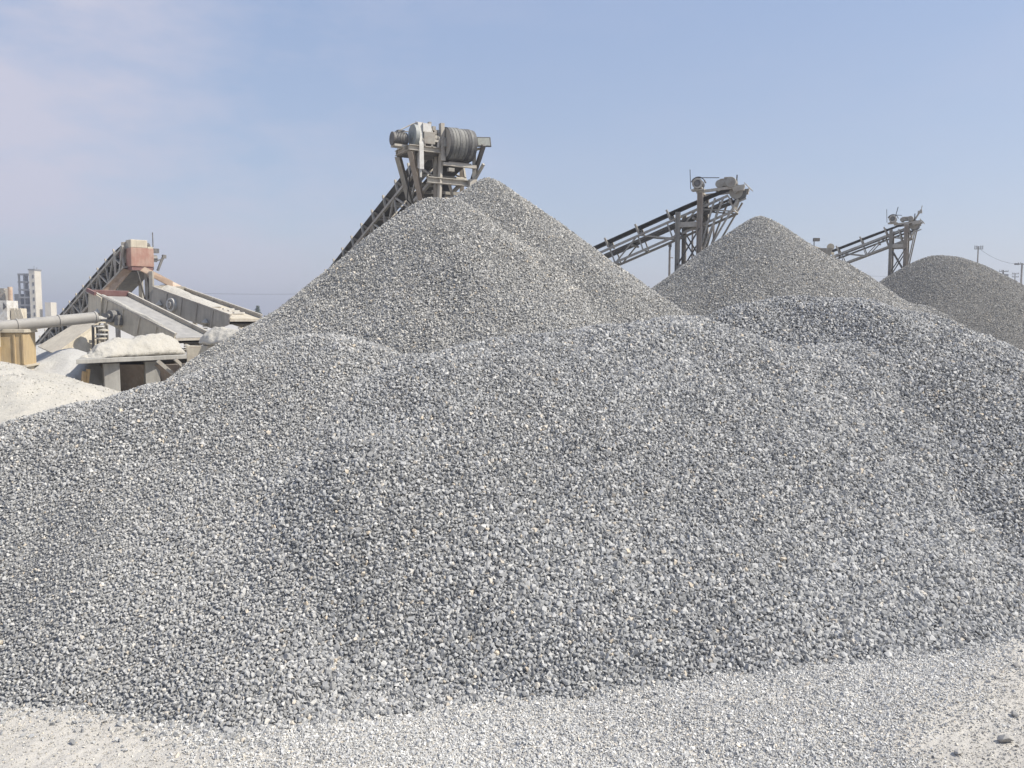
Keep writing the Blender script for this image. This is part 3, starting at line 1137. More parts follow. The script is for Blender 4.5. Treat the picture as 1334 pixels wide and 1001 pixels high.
# --- two conveyors seen from the side
def side_conveyor(label, C, th, phi, Lg, u1, u2, plat, k=1.0, tip=False):
    fr = Frame(C, th, phi)
    root = empty('conveyor', (fr.C.x, fr.C.y, 0), label, 'conveyor', 'stockpile conveyors')
    W, bw, r = .86 * k, .7 * k, .26 * k
    conveyor_body(root, fr, Lg, W, bw, r, .62 * k, 1.25 * k, a0=.3, step=1.35 * k, ch=.085 * k, br=.05 * k, top=-.02, trough=.07)
    LL = fr.L
    m = MB()
    for v in (-W / 2 - .1, W / 2 + .1):
        m.beam(LL(plat, v, .18 * k - .12), LL(-.35, v, .18 * k), .1 * k, .1 * k)
    for u in (plat - .1, plat * .5, .1):
        m.beam(LL(u, -W / 2 - .05, .1 * k), LL(u, W / 2 + .05, .1 * k), .07, .07)
    m.build('head_frame', M['steel_light'], root)
    for u, sec in ((u1, .20 * k), (u2, .165 * k)):
        wt = .1 * k - .05 if u == u1 else -u * math.tan(R(phi)) + .18
        for v in (-W / 2 - .12, W / 2 + .12):
            p = LL(u, v, wt)
            MB().hbeam(p, (p.x, p.y, -.1), sec, fr.hb).build('post', M['steel'] if v > 0 else M['rusty'] if u == u1 else M['steel'], root)
    for w, sec in ((-1.15 * k, .2 * k), (-2.75 * k, .17 * k)):
        for v in (-W / 2 - .12, W / 2 + .12):
            MB().beam(LL(u1 + .1, v, w), LL(u2 - .08, v, w), .12, sec).build('cross_beam', M['steel_light'] if v < 0 else M['steel'], root)
    for w0, w1 in ((-1.3, -2.7), (-2.9, -4.4)):
        for v in (-W / 2 - .12, W / 2 + .12):
            m = MB()
            m.beam(LL(u1, v, w0 * k), LL(u2, v, w1 * k), .05, .05)
            m.beam(LL(u1, v + .05, w1 * k), LL(u2, v + .05, w0 * k), .05, .05)
            m.build('cross_brace', M['steel_dark'], root)
    # raking struts that carry the overhanging head
    for ua, wa, wb in ((.75, -.2, -2.0), (.45, -.25, -2.35), (-.1, -.3, -2.65)):
        for v in (-W / 2 - .08, W / 2 + .08):
            MB().beam(LL(ua * k, v, wa * k), LL(u1 - .05, v, wb * k), .065 * k, .065 * k).build('strut', M['steel'], root)
    # drive
    m = MB()
    um = .95 if tip else 1.38
    g = .72 if tip else 1.0
    m.cyl(LL(um, -W / 2 - .3, .36 * k), LL(um, -W / 2 + .2, .36 * k), .18 * k, 18)
    m.cyl(LL(um, -W / 2 - .34, .36 * k), LL(um, -W / 2 - .3, .36 * k), .1 * k, 12)
    mo = m.build('motor', M['motor'], root)
    m = MB().ring(LL(um, -W / 2 - .32, .36 * k), fr.s, .13 * k, .2 * k, .03, 20)
    m.build('motor_flange', M['steel_light'], mo)
    m = MB()
    segs = 10
    for i in range(segs):
        t0, t1 = R(20 + 150 * i / segs), R(20 + 150 * (i + 1) / segs)
        m.beam(LL(um + .27 * k * -math.cos(t0) * -1, -W / 2 - .12, .34 * k + .27 * k * math.sin(t0)),
               LL(um + .27 * k * -math.cos(t1) * -1, -W / 2 - .12, .34 * k + .27 * k * math.sin(t1)), .22, .03)
    m.build('motor_hood', M['steel_dark'], root)
    m = MB()
    m.beam(LL(um + .25 * k, -W / 2 - .1, .13 * k), LL(um - .25 * k, -W / 2 - .1, .13 * k), .3, .06)
    for q in (-1, 1):
        m.beam(LL(um + q * .15 * k, -W / 2 - .1, .15 * k), LL(um + q * .1 * k, -W / 2 - .1, .26 * k), .26, .05)
    m.build('motor_base', M['steel_light'], root)
    m = MB()
    m.box(LL(.38 * k, -W / 2 + .05, .36 * k), fr.hb * .2 * k, fr.s * .2, fr.z * .14 * k * g)
    m.cyl(LL(.58 * k, -W / 2 - .16, .31 * k), LL(.58 * k, -W / 2 + .25, .31 * k), .16 * k * g, 16)
    m.cyl(LL(.16 * k, -W / 2 - .2, .34 * k), LL(.16 * k, -W / 2 + .25, .34 * k), .2 * k * g, 16)
    m.box(LL(.3 * k, -W / 2 - .05, .5 * k * g), fr.hb * .12 * k, fr.s * .1, fr.z * .05 * k)
    m.build('gearbox', M['gear'], root, .02)
    m = MB()
    m.box(LL(-.12 * k, -W / 2 - .08, .1 * k), fr.hb * .2 * k, fr.s * .06, fr.z * .09 * k)
    m.box(LL(-.12 * k, W / 2 + .08, .1 * k), fr.hb * .2 * k, fr.s * .06, fr.z * .09 * k)
    m.plate([LL(-.3 * k, -W / 2, .32 * k), LL(-.3 * k, W / 2, .32 * k), LL(-.5 * k, W / 2, .1 * k), LL(-.5 * k, -W / 2, .1 * k)], .03)
    m.build('head_bearings', M['steel_light'], root)
    m = MB()
    m.cyl(LL(um + .32 * k, -W / 2, .2 * k), LL(um + .36 * k, -W / 2, .95 * k), .014, 6)
    m.build('antenna', M['wire'], root)
    m = MB()
    m.cyl(LL(um, -W / 2 - .1, .6 * k), LL(.62 * k, -W / 2, .56 * k), .016, 6)
    m.build('cable', M['wire'], root)
    MB().cyl(LL(-.02, -W / 2, .2 * k), LL(-.04, -W / 2, .62 * k), .025, 6).build('rod', M['wire'], root)
    m = MB()
    m.beam(LL(-.1 * k, -W / 2 - .05, -.4 * k), LL(-.4 * k, -W / 2 - .05, -.28 * k), .05, .05)
    m.beam(LL(.2 * k, -W / 2, -.35 * k), LL(.2 * k, W / 2, -.35 * k), .1, .12)
    m.plate([LL(.0, -W / 2 + .05, -.3 * k), LL(.0, W / 2 - .05, -.3 * k), LL(.1, W / 2 - .05, -.6 * k), LL(.1, -W / 2 + .05, -.6 * k)], .03)
    m.build('scraper', M['gear'], root)
    if tip:
        m = MB()
        m.cyl(LL(.05, 0, .2), LL(-.3, 0, .78), .045, 8)
        m.cyl(LL(-.29, 0, .76), LL(-.33, .0, .98), .02, 6)
        mast = m.build('lamp_mast', M['steel'], root)
        MB().box(LL(-.24, 0, .66), fr.hb * .1, fr.s * .1, fr.z * .06).build('lamp', M['steel'], mast)
        MB().cyl(LL(.9, -.3, .3), LL(.75, -.3, .95), .02, 6).build('antenna', M['wire'], root)
        MB().cyl(LL(4.9, -.4, -1.5), LL(5.2, -.4, -.6), .022, 6).build('antenna', M['wire'], root)
    trestle(root, fr, 9.5, W, -9.5 * math.tan(R(phi)) - .7)
    return fr, root


C2, r2 = side_conveyor('middle conveyor with round motor on four thick posts left of the sharp peaked pile', at(961, 252, 31.5), 65, 21.2, 19, 1.30, 2.15, 1.45)
C3, r3 = side_conveyor('farthest conveyor with a raised lamp mast at its tip beside the round topped pile', at(1191, 294, 42), 60, 20.4, 19, 0.32, 1.02, .9, .9, True)

# ------------------------------------------------------------------ machinery behind the second pile
q = at(1075, 330, 37)
rt = empty('transfer_hopper', (q.x, q.y, 0), 'small dusty hopper and lamp peeping over the flank of the sharp peaked pile', 'hopper')
m = MB()
c = at(1070, 325, 37)
m.hull8([c + Vector((x, y, -.5)) for x, y in ((-.25, -.3), (.25, -.3), (.25, .3), (-.25, .3))],
        [c + Vector((x, y, .02)) for x, y in ((-.36, -.4), (.36, -.4), (.36, .4), (-.36, .4))])
m.build('bin', M['gear'], rt)
m = MB()
m.beam(at(1060, 322, 37), at(1086, 331, 37), .12, .1)
m.cyl(at(1082, 322, 36.9), at(1082, 322, 37.5), .16, 12)
m.build('frame', M['cream_plate'], rt)
m = MB()
for dx in (-.4, .4):
    for dy in (-.4, .4):
        m.beam(c + Vector((dx, dy, -.3)), (c.x + dx, c.y + dy, -.1), .12, .12)
m.build('legs', M['steel'], rt)
m = MB()
m.cyl(at(1060.5, 322, 36.8), at(1060.5, 311, 36.8), .02, 6)
m.box(at(1063.5, 312.5, 36.8), (.13, 0, 0), (0, .08, 0), (0, 0, .07))
m.build('lamp', M['steel_dark'], rt)

# ------------------------------------------------------------------ plant on the left
C4 = Frame(at(179, 325, 37.0), 45, 19)
r4 = empty('conveyor', (C4.C.x, C4.C.y, 0), 'trussed conveyor climbing to the faded red chute box above the vibrating screens', 'conveyor')
conveyor_body(r4, C4, 19.5, 1.25, .95, .3, .85, 1.05, a0=.2, top=.05, ch=.10, br=.07)
MB().plate([C4.B(.4, -.6, -.92), C4.B(19, -.6, -.92), C4.B(19, .6, -.92), C4.B(.4, .6, -.92)], .03).build('belly_pan', M['steel_dark'], r4)
L4 = C4.L
for u in (1.2, 6.0, 12.0):
    for v in (-.55, .55):
        wt = -u * math.tan(R(19)) - .8
        p = L4(u, v, wt)
        MB().beam(p, (p.x, p.y, -.1), .16, .16).build('post', M['steel'], r4)
MB().beam(L4(-.1, -.66, .1), L4(.35, -.66, -1.0), .1, .1).build('strut', M['steel_light'], r4)
MB().beam(L4(.9, -.66, -.1), L4(.9, -.66, -1.9), .1, .1).build('strut', M['steel_light'], r4)
# red chute box
rb = empty('chute_box', (L4(-.6, 0, 0).x, L4(-.6, 0, 0).y, 0), 'faded red sheet metal chute box with cream top at the head of the trussed conveyor', 'chute')


def obox(mb, u0, u1, v0, v1, w0, w1, LF=L4):
    c = LF((u0 + u1) / 2, (v0 + v1) / 2, (w0 + w1) / 2)
    hb, s, z = C4.hb, C4.s, C4.z
    return mb.box(c, hb * (u1 - u0) / 2, s * (v1 - v0) / 2, z * (w1 - w0) / 2)


obox(MB(), -.56, .06, -.50, .50, -.80, .02).build('box', M['red_box'], rb, .02)
obox(MB(), -.55, .05, -.49, .24, .022, .38).build('hood', M['cream_plate'], rb, .03)
obox(MB(), -.545, -.0, .25, .49, .022, .1).build('ledge', M['cream_plate'], rb)
obox(MB(), .102, .42, -.55, .55, -.6, .3).build('belt_cover', M['cream_plate'], rb)
m = MB()
m.plate([L4(.07, -.60, .02), L4(.5, -.60, .02), L4(.5, -.60, -.38), L4(.07, -.60, -.74)], .02)
m.build('side_sheet', M['red_dark'], rb)  # shade on the chute box's left side put into this darker red
m = MB()
obox(m, -.52, .02, -.46, .46, -.96, -.802)
m.build('outlet_rim', M['red_dark'], rb)
m = MB()
m.plate([L4(-.5, -.1, -.97), L4(-.1, .5, -.97), L4(-.45, 1.75, -1.62), L4(-.95, 1.15, -1.72)], .05)
m.plate([L4(-.5, -.1, -.97), L4(-.95, 1.15, -1.72), L4(-.95, 1.15, -1.42), L4(-.52, .1, -.80)], .04)
m.build('screen_chute', M['brown_plate'], rb)
m = MB()
m.hull8([L4(1.0, -1.15, -1.9), L4(.65, -1.5, -2.0), L4(.45, -1.1, -2.0), L4(.8, -.8, -1.9)],
        [L4(.35, -.62, -1.0), L4(-.1, -.66, -.9), L4(-.1, -.3, -.97), L4(.35, -.2, -1.0)])
m.build('side_chute', M['brown_plate'], rb)
m = MB()
for (u, v) in ((-.7, .3), (-.2, .3)):
    m.beam(L4(u, v, -1.0), (L4(u, v, 0).x, L4(u, v, 0).y, -.1), .16, .16)
m.build('legs', M['steel'], rb)
m = MB()
m.beam(L4(-.7, .3, -1.1), L4(-.2, .3, -2.4), .06, .06)
m.beam(L4(-.2, .3, -1.1), L4(-.7, .3, -2.4), .06, .06)
m.beam(L4(-.7, -.3, -1.0), L4(-.5, .25, -3.0), .05, .05)
m.build('bracing', M['steel_dark'], rb)
m = MB()
m.cyl(L4(-.5, 0.50, .1), L4(-.5, 0.50, .75), .025, 6)
m.cyl(L4(-.3, 0.48, -.4), L4(-.3, 0.71, -.4), .16, 10)
m.box(L4(-.3, 0.66, -.05), C4.hb * .12, C4.s * .14, C4.z * .1)
m.beam(L4(-.5, 0.48, -.55), L4(-.5, 0.97, -.4), .06, .06)
m.beam(L4(-.5, 0.92, -.35), L4(-.5, 0.67, -.95), .09, .09)
m.box(L4(-.5, 0.98, -.3), C4.hb * .06, C4.s * .08, C4.z * .08)
m.build('drive', M['motor'], rb)


# vibrating screens
def screen(label, P0, th, phi, Lg, W, h, side_mat, deck_mat, extra):
    fr = Frame(P0, th, phi)
    dn = -fr.hb * math.cos(R(phi)) - fr.z * math.sin(R(phi))
    nn = -fr.hb * math.sin(R(phi)) + fr.z * math.cos(R(phi))

    def S(d, v, w):
        return fr.C + dn * d + fr.s * v + nn * w

    root = empty('vibrating_screen', (P0.x, P0.y, 0), label, 'screen', 'vibrating screens')
    for v in (0, W):
        m = MB()
        m.plate([S(0, v, 0), S(Lg, v, 0), S(Lg, v, -h * .42), S(Lg * .86, v, -h * .86), S(Lg * .1, v, -h), S(-.05, v, -h * .8)], .04)
        for q in range(1, 5):
            m.beam(S(Lg * q / 5, v - .03, -.05), S(Lg * q / 5, v - .03, -h * .8), .06, .05, dn)
        m.build('side_plate', side_mat, root)
        MB().beam(S(-.02, v, .03), S(Lg + .02, v, .03), .11, .06, nn).build('top_rail', M['steel_light'], root)
    m = MB()
    m.plate([S(.1, .03, -.14), S(Lg + .05, .03, -.14), S(Lg + .05, W - .03, -.14), S(.1, W - .03, -.14)], .04)
    m.build('deck', deck_mat, root)
    m = MB()
    m.beam(S(Lg + .03, -.05, -.2), S(Lg + .03, W + .05, -.2), .1, .09)
    m.build('discharge_lip', M['steel_light'], root)
    m = MB()
    m.plate([S(0, 0, .1), S(0, W, .1), S(0, W, -h * .7), S(0, 0, -h * .7)], .05)
    m.build('feed_plate', M['red_dark'] if extra == 'drive' else side_mat, root)
    m = MB()
    m.plate([S(.2, .05, -h * .62), S(Lg * .96, .05, -h * .45), S(Lg * .96, W - .05, -h * .45), S(.2, W - .05, -h * .62)], .04)
    m.build('lower_deck', M['steel_dark'], root)
    # springs on feet
    for d_, v in ((.7, -.1), (Lg * .74, -.1), (.7, W + .1), (Lg * .74, W + .1)):
        p = S(d_, v, -h * .8)
        m = MB()
        m.box(p + Vector((0, 0, .06)), fr.hb * .14, fr.s * .12, fr.z * .03)
        for q in range(4):
            m.cyl(p + Vector((0, 0, -.08 - q * .09)), p + Vector((0, 0, -.03 - q * .09)), .1, 12)
        m.box(p + Vector((0, 0, -.42)), fr.hb * .16, fr.s * .14, fr.z * .03)
        sp = m.build('spring', M['cream_plate'], root)
        rr = random.Random(int(d_ * 100) + int(v * 10))
        m = MB()
        a_ = [p + fr.hb * (.2 * math.cos(i * 1.05)) * rr.uniform(.8, 1.2) + fr.s * (.17 * math.sin(i * 1.05)) + Vector((0, 0, .092)) for i in range(6)]
        m.add(a_ + [p + Vector((rr.uniform(-.05, .05), 0, rr.uniform(.24, .34)))], [(i, (i + 1) % 6, 6) for i in range(6)] + [tuple(range(6))[::-1]])
        m.build('dust_cap', M['dust_white'], sp)
        MB().beam(p + Vector((0, 0, -.45)), (p.x, p.y, -.1), .16, .16).build('leg', M['steel'], root)
    return fr, root, S


PA = at(121, 381, 33.5)
fA, rA, SA = screen('cream sided vibrating screen with bare grey deck below the red chute box', PA, 60, 18.4, 5.3, 1.6, .95, M['cream_plate'], M['screen_mesh'], 'drive')
m = MB()
m.hull8([SA(.1, -.12, -.98), SA(.95, -.12, -.98), SA(.95, -.03, -.98), SA(.1, -.03, -.98)],
        [SA(-.12, -.12, .05), SA(.75, -.12, .0), SA(.75, -.03, .0), SA(-.12, -.03, .05)])
m.build('feed_box', M['cream_plate'], rA)
m = MB()
m.beam(SA(-.14, -.16, .06), SA(.4, -.16, .06), .1, .14, (0, 0, 1))
m.build('feed_rim', M['red_dark'], rA)
m = MB()
m.cyl(SA(1.75, -.32, -.45), SA(1.75, -.02, -.45), .24, 18)
m.cyl(SA(1.75, -.42, -.45), SA(1.75, -.32, -.45), .1, 12)
m.box(SA(1.45, -.2, -.62), fA.hb * .2, fA.s * .12, fA.z * .18)
m.box(SA(2.1, -.16, -.5), fA.hb * .12, fA.s * .1, fA.z * .2)
m.build('exciter', M['motor'], rA)

PB = at(200, 375, 36.5)
fB, rB, SB = screen('grey sided vibrating screen with round white flywheel and dust covered deck', PB, 57, 13.5, 5.35, 1.6, .92, M['grey_plate'], M['cream_plate'], 'none')
m = MB()
cB = SB(1.55, -.1, -.42)
m.ring(cB, fB.s, .22, .29, .14, 30)
m.ring(cB - fB.s * .05, fB.s, .09, .13, .16, 24)
shade_smooth_by_angle(m.build('flywheel', M['white_paint'], rB))
m = MB().cyl(cB - fB.s * .04, cB + fB.s * .06, .215, 24)
m.cyl(cB - fB.s * .12, cB, .085, 16)
m.build('flywheel_hub', M['grey_plate'], rB)
m = MB()
for v0 in (.1, .75):
    for i, d_ in enumerate((3.9, 4.25, 4.6)):
        m.beam(SB(d_, v0, -.05), SB(d_, v0 + .55, -.05), .1, .06)
m.build('deck_bars', M['white_paint'], rB)


# dust lying on things and on the ground
def dust_heap(name, label, fn, box, res, mat):
    x0, x1, y0, y1 = box
    V, T = field_grid(fn, x0, x1, y0, y1, res, drop=-.3)
    root_o = np_mesh(name, V, T, [mat], smooth=np.ones(len(T), dtype=bool))
    return tag(root_o, label, 'dust heap')


def prism_heap(name, label, pts, mat, cat='dust heap', seed=1, amp=.05, sub=3, parent=None):
    """lumpy heap over a ridge line: pts = list of (centre, half width vec, height)"""
    rr = random.Random(seed)
    m = MB()
    rings = 9
    vs, fs = [], []
    dense = []
    for (a, b) in zip(pts[:-1], pts[1:]):
        for i in range(sub):
            t = i / sub
            dense.append((a[0].lerp(b[0], t), a[1].lerp(b[1], t), a[2] + (b[2] - a[2]) * t))
    dense.append(pts[-1])
    for c, hw, h in dense:
        for j in range(rings):
            t = -1 + 2 * j / (rings - 1)
            prof = (1 - abs(t) ** 1.7)
            p = c + hw * t + Vector((0, 0, h * prof))
            if 0 < j < rings - 1:
                p = p + Vector((rr.uniform(-1, 1), rr.uniform(-1, 1), rr.uniform(-1, 1))) * amp
            vs.append(p)
    n = len(dense)
    for i in range(n - 1):
        for j in range(rings - 1):
            fs.append((i * rings + j, i * rings + j + 1, (i + 1) * rings + j + 1, (i + 1) * rings + j))
    fs.append(tuple(range(rings)))
    fs.append(tuple(range((n - 1) * rings, n * rings))[::-1])
    for i in range(n - 1):
        fs.append((i * rings, (i + 1) * rings, (i + 1) * rings + rings - 1, i * rings + rings - 1))
    m.add(vs, fs)
    o = m.build(name, mat, parent)
    s = o.modifiers.new('soften', 'SUBSURF')
    s.levels = s.render_levels = 2
    tx = bpy.data.textures.get('lumps') or bpy.data.textures.new('lumps', 'CLOUDS')
    tx.noise_scale = .16
    dm = o.modifiers.new('lumps', 'DISPLACE')
    dm.texture = tx
    dm.strength = amp * 1.6
    dm.mid_level = .5
    o.data.polygons.foreach_set('use_smooth', [True] * len(o.data.polygons))
    if label:
        tag(o, label, cat)
    return o


# concrete slab on pillars in front of the screens
Z_SLAB = at(99, 468, 26.0).z


def plane_at(px, py, z):
    a_ = at(px, py, 1.0)
    t_ = (z - EYE) / (a_.z - EYE)
    return Vector((a_.x * t_, t_, z))


rs = empty('concrete_platform', (at(180, 470, 27).x, 27, 0), 'concrete slab on square pillars loaded with white dust, below the bare grey screen', 'platform')
tl, tr_ = plane_at(99, 468.5, Z_SLAB), plane_at(250, 462, Z_SLAB)
bl, br_ = plane_at(132, 457, Z_SLAB), plane_at(262, 453, Z_SLAB)
m = MB()
m.hull8([v - Vector((0, 0, .15)) for v in (tl, tr_, br_, bl)], [tl, tr_, br_, bl])
m.build('slab', M['concrete'], rs, .02)
E_DIR = (tr_ - tl).normalized()
E_BACK = Vector((-E_DIR.y, E_DIR.x, 0))


def slab_pt(px, back):
    """point on the slab, a distance behind its front edge, that stands at photo column px"""
    best = None
    for i in range(0, 401):
        p_ = tl + (tr_ - tl) * (i / 400 * 1.3 - .1) + E_BACK * back
        col = 667 + F * p_.x / (p_.y * math.cos(PITCH) + (EYE - p_.z) * math.sin(PITCH))
        if best is None or abs(col - px) < best[0]:
            best = (abs(col - px), p_)
    return best[1]


for px in (144, 197):
    c = slab_pt(px, .55) - Vector((0, 0, .15))
    hb, s = Vector((-math.sin(R(32)), math.cos(R(32)), 0)), Vector((math.cos(R(32)), math.sin(R(32)), 0))
    zt = c.z - .05
    MB().box((c.x, c.y, (zt - .1) / 2 - .0), hb * .24, s * .24, Vector((0, 0, (zt + .1) / 2))).build('pillar', M['concrete'], rs, .015)
m = MB()
c = at(180, 470, 29.2)
m.hull8([Vector((c.x + x, c.y + y, .15)) for x, y in ((-.5, -.3), (.5, -.3), (.5, .3), (-.5, .3))],
        [Vector((c.x + x, c.y + y, c.z - .1)) for x, y in ((-1.7, -.8), (1.9, -.8), (1.9, .5), (-1.7, .5))])
m.build('hopper', M['hopper'], rs)
c = at(190, 480, 31.6)
MB().box((c.x, c.y, .7), (2.6, 0, 0), (0, .1, 0), (0, 0, .85)).build('back_wall', M['steel_dark'], rs)

prism_heap('dust_heap', 'long lumpy ridge of white stone dust lying on the concrete slab',
           [(slab_pt(px_, .78) - Vector((0, 0, .06)), E_BACK * w_, h_) for px_, w_, h_ in
            ((104, .2, .1), (118, .5, .2), (130, .72, .55), (150, .75, .74), (170, .75, .68), (190, .75, .80), (212, .74, .84), (228, .6, .6), (236, .3, .2))], M['dust_white'], seed=4, amp=.07)
prism_heap('dust_heap', 'white dust lump piled under the lower end of the flywheel screen',
           [(at(262, 448, 28.6), Vector((.0, .4, 0)), .15), (at(276, 452, 28.4), Vector((0, .6, 0)), .75), (at(296, 450, 28.2), Vector((0, .7, 0)), .62),
            (at(322, 446, 28.0), Vector((0, .6, 0)), .45), (at(345, 444, 28.0), Vector((0, .4, 0)), .3)], M['dust_white'], seed=9, amp=.07)
prism_heap('dust_heap', 'thin white dust spilled over the top of the flywheel screen deck',
           [(SB(-.2, .7, -.06), Vector((.5, .35, 0)), .2), (SB(.3, .7, -.14), Vector((.55, .36, 0)), .30), (SB(1.0, .72, -.14), Vector((.55, .36, 0)), .22),
            (SB(2.2, .72, -.13), Vector((.55, .36, 0)), .14), (SB(3.3, .72, -.13), Vector((.5, .33, 0)), .05)], M['dust_white'], seed=12, amp=.03)
prism_heap('dust_heap', 'thin bank of white dust spilled along the near rail of the grey decked screen',
           [(SA(.5, .06, .06), Vector((.05, .07, 0)), .03), (SA(1.4, .06, .06), Vector((.06, .09, 0)), .09), (SA(2.6, .06, .06), Vector((.06, .08, 0)), .05),
            (SA(3.6, .06, .06), Vector((.05, .07, 0)), .08), (SA(4.6, .06, .06), Vector((.04, .05, 0)), .03)], M['dust_white'], seed=21, amp=.015)
# block carrying the right end
rc = empty('concrete_block', (at(265, 460, 28).x, 28, 0), 'pale concrete block wall between the slab and the gravel flank', 'block')
m = MB()
c = at(262, 455, 28.2)
m.box((c.x, c.y, c.z / 2), (.42, .1, 0), (-.05, .25, 0), (0, 0, c.z / 2 + .12))
m.build('block', M['cream_plate'], rc, .02)
m = MB()
m.plate([at(243, 462, 28), at(262, 456, 28), at(300, 470, 28.4), at(285, 500, 28.4), at(262, 500, 28)], .08)
m.build('apron', M['cream_plate'], rc)
m = MB()
m.beam(at(205, 470, 27.8), at(246, 505, 28.4), .12, .12)
m.beam(at(228, 468, 27.8), at(262, 500, 28.4), .1, .1)
m.build('prop', M['steel'], rc)

# white dust shute slope to the left of the slab
rd = empty('discharge_chute', (at(100, 450, 30).x, 30, 0), 'sloping pale trough dropping dust onto the grey dust heap left of the slab', 'chute')
m = MB()
a0, a1 = at(128, 421, 30.5), at(72, 462, 29.0)
b0, b1 = at(112, 414, 31.5), at(50, 452, 30.2)
m.plate([a0, a1, b1, b0], .06)
m.build('trough', M['cream_plate'], rd)
m = MB()
m.plate([a0, a1, a1 - Vector((0, 0, .25)), at(122, 462, 30.0)], .06)
m.build('side_plate', M['cream_plate'], rd)
m = MB()
for p in (at(122, 432, 30.8), at(95, 450, 30.4)):
    m.beam(p, (p.x, p.y, -.1), .14, .14)
m.build('legs', M['steel'], rd)

AG = at(92, 455, 28.6)
XLIM = at(119, 470, 28.0).x


def z_grey(x, y):
    z = np.maximum(cone(x, y, (AG.x, AG.y, AG.z), .52, .3), cone(x, y, (AG.x - .3, AG.y - 1.3, 1.1), .5, .6))
    return z + fbm(x * 1.0, y * 1.0, 4, 5) * .16 - np.clip(x - XLIM, 0, 9) * 1.3


dust_heap('dust_heap', 'smooth grey dust heap with shadows across it left of the slab', z_grey, (AG.x - 6, AG.x + 4.5, AG.y - 5.5, AG.y + 4), .08, M['dust_grey'])
AC = at(57, 449, 31.5)
dust_heap('dust_heap', 'small cone of grey dust under the foot of the trussed conveyor', lambda x, y: cone(x, y, (AC.x, AC.y, AC.z), .6, .3) + fbm(x, y, 3, 8) * .08,
          (AC.x - 4.5, AC.x + 4, AC.y - 4, AC.y + 4), .1, M['dust_grey'])
W1_, W2_ = at(-30, 470, 20.5), at(14, 482, 20.0)


def z_white(x, y):
    z = ridge(x, y, W1_, W2_, .46, 1.0)
    z = smax(z, ridge(x, y, W2_, at(66, 526, 19.0), .62, .35), .2)
    return z + fbm(x * 1.1, y * 1.1, 4, 13) * .14 + fbm(x * 4, y * 4, 3, 17) * .05


dust_heap('dust_heap', 'wide heap of white stone dust in front of the yellow steel bin', z_white, (W2_.x - 8, W2_.x + 6.5, 13.5, 25.5), .07, M['dust_white'])

rng = np.random.default_rng(77)
P, n_ = heap_points(z_white, [z_front], W2_.x - 3, W2_.x + 6.5, 13.5, 25.5, .085, rng, -.1)
k = rng.random(len(P)) < np.clip(.35 + 1.2 * fbm(P[:, 0] * 1.5, P[:, 1] * 1.5, 3, 31), 0, 1)
P = P[k]
V, T = scatter(P, .034 * np.exp(rng.normal(0, .4, len(P))), SHAPES_LO, rng)
o = np_mesh('crumbs', V, T, [M['crumb']])
tag(o, 'small lumps and crumbs lying on the white dust heap before the yellow bin', 'crumbs', kind='stuff')

# yellow steel bin, its duct
ry = empty('steel_bin', (at(18, 460, 26.5).x, 26.5, 0), 'dull yellow steel bin on a pale base at the left border', 'bin')
c = at(12, 455, 26.8)
hb, s = Vector((-math.sin(R(14)), math.cos(R(14)), 0)), Vector((math.cos(R(14)), math.sin(R(14)), 0))
zt, zb = at(12, 434, 26.2).z, at(12, 477, 26.2).z
m = MB().box((c.x, c.y, (zt + zb) / 2), s * .62, hb * .6, Vector((0, 0, (zt - zb) / 2)))
m.build('body', M['yellow'], ry, .02)
m = MB()
for q in (-.6, -.1, .35, .6):
    m.beam(c + s * q - hb * .62 + Vector((0, 0, zb - c.z + .05)), c + s * q - hb * .62 + Vector((0, 0, zt - c.z - .05)), .06, .05)
m.build('ribs', M['yellow'], ry)
m = MB().box((c.x, c.y, zt + .06), s * .68, hb * .66, Vector((0, 0, .055)))
m.build('lid', M['cream_plate'], ry, .01)
m = MB().box((c.x, c.y, (zb - .02) / 2), s * .6, hb * .58, Vector((0, 0, (zb - .02) / 2)))
m.box((c.x, c.y, zb - .008), s * .7, hb * .68, Vector((0, 0, .03)))
m.build('base', M['cream_plate'], ry)
rp_ = empty('duct', (at(60, 425, 26).x, 26, 0), 'long round grey duct running from the yellow bin to the cream screen', 'duct')
m = MB().cyl(at(-40, 430, 25.6), at(126, 413.5, 28.6), .19, 24)
shade_smooth_by_angle(m.build('pipe', M['duct'], rp_))
m = MB()
for f in (.02, .35, .68, .985):
    p = at(-40, 430, 25.6).lerp(at(126, 413.5, 28.6), f)
    MB().ring(p, at(126, 413.5, 28.6) - at(-40, 430, 25.6), .18, .215, .05, 24).build('flange', M['duct'], rp_)
m = MB()
p = at(-40, 430, 25.6)
m.box((p.x + .3, p.y + .1, p.z - .2), (.42, 0, 0), (0, .3, 0), (0, 0, .35))
m.beam((p.x + .3, p.y + .1, p.z - .5), (p.x + .3, p.y + .1, -.1), .3, .3)
m.build('elbow_box', M['cream_plate'], rp_, .02)

# worn spring stack and props beside the duct end
rk = empty('spring_stack', (at(131, 440, 29.6).x, 29.6, 0), 'stack of dust capped round spring plates where the duct meets the cream screen', 'spring stack')
rr = random.Random(8)
for i in range(6):
    c = at(131 + rr.uniform(-3, 4), 416 + i * 5.2, 29.6)
    MB().cyl(c, c + Vector((0, 0, .05)), .2 + rr.uniform(-.03, .04), 14).build('plate', M['cream_plate'] if i % 2 else M['white_paint'], rk)
    MB().cyl(c + Vector((0, 0, .051)), c + Vector((0, 0, .085 + .03 * (i == 0))), .19, 9, .06).build('dust_cap', M['dust_white'], rk)
for px_, w_ in ((121, .07), (126, .05), (133, .09), (139, .06)):
    a_ = at(px_, 424, 29.75)
    MB().beam(a_, (a_.x + rr.uniform(-.06, .06), a_.y, .2), w_, w_).build('prop', M['steel_dark'] if w_ < .08 else M['steel'], rk)
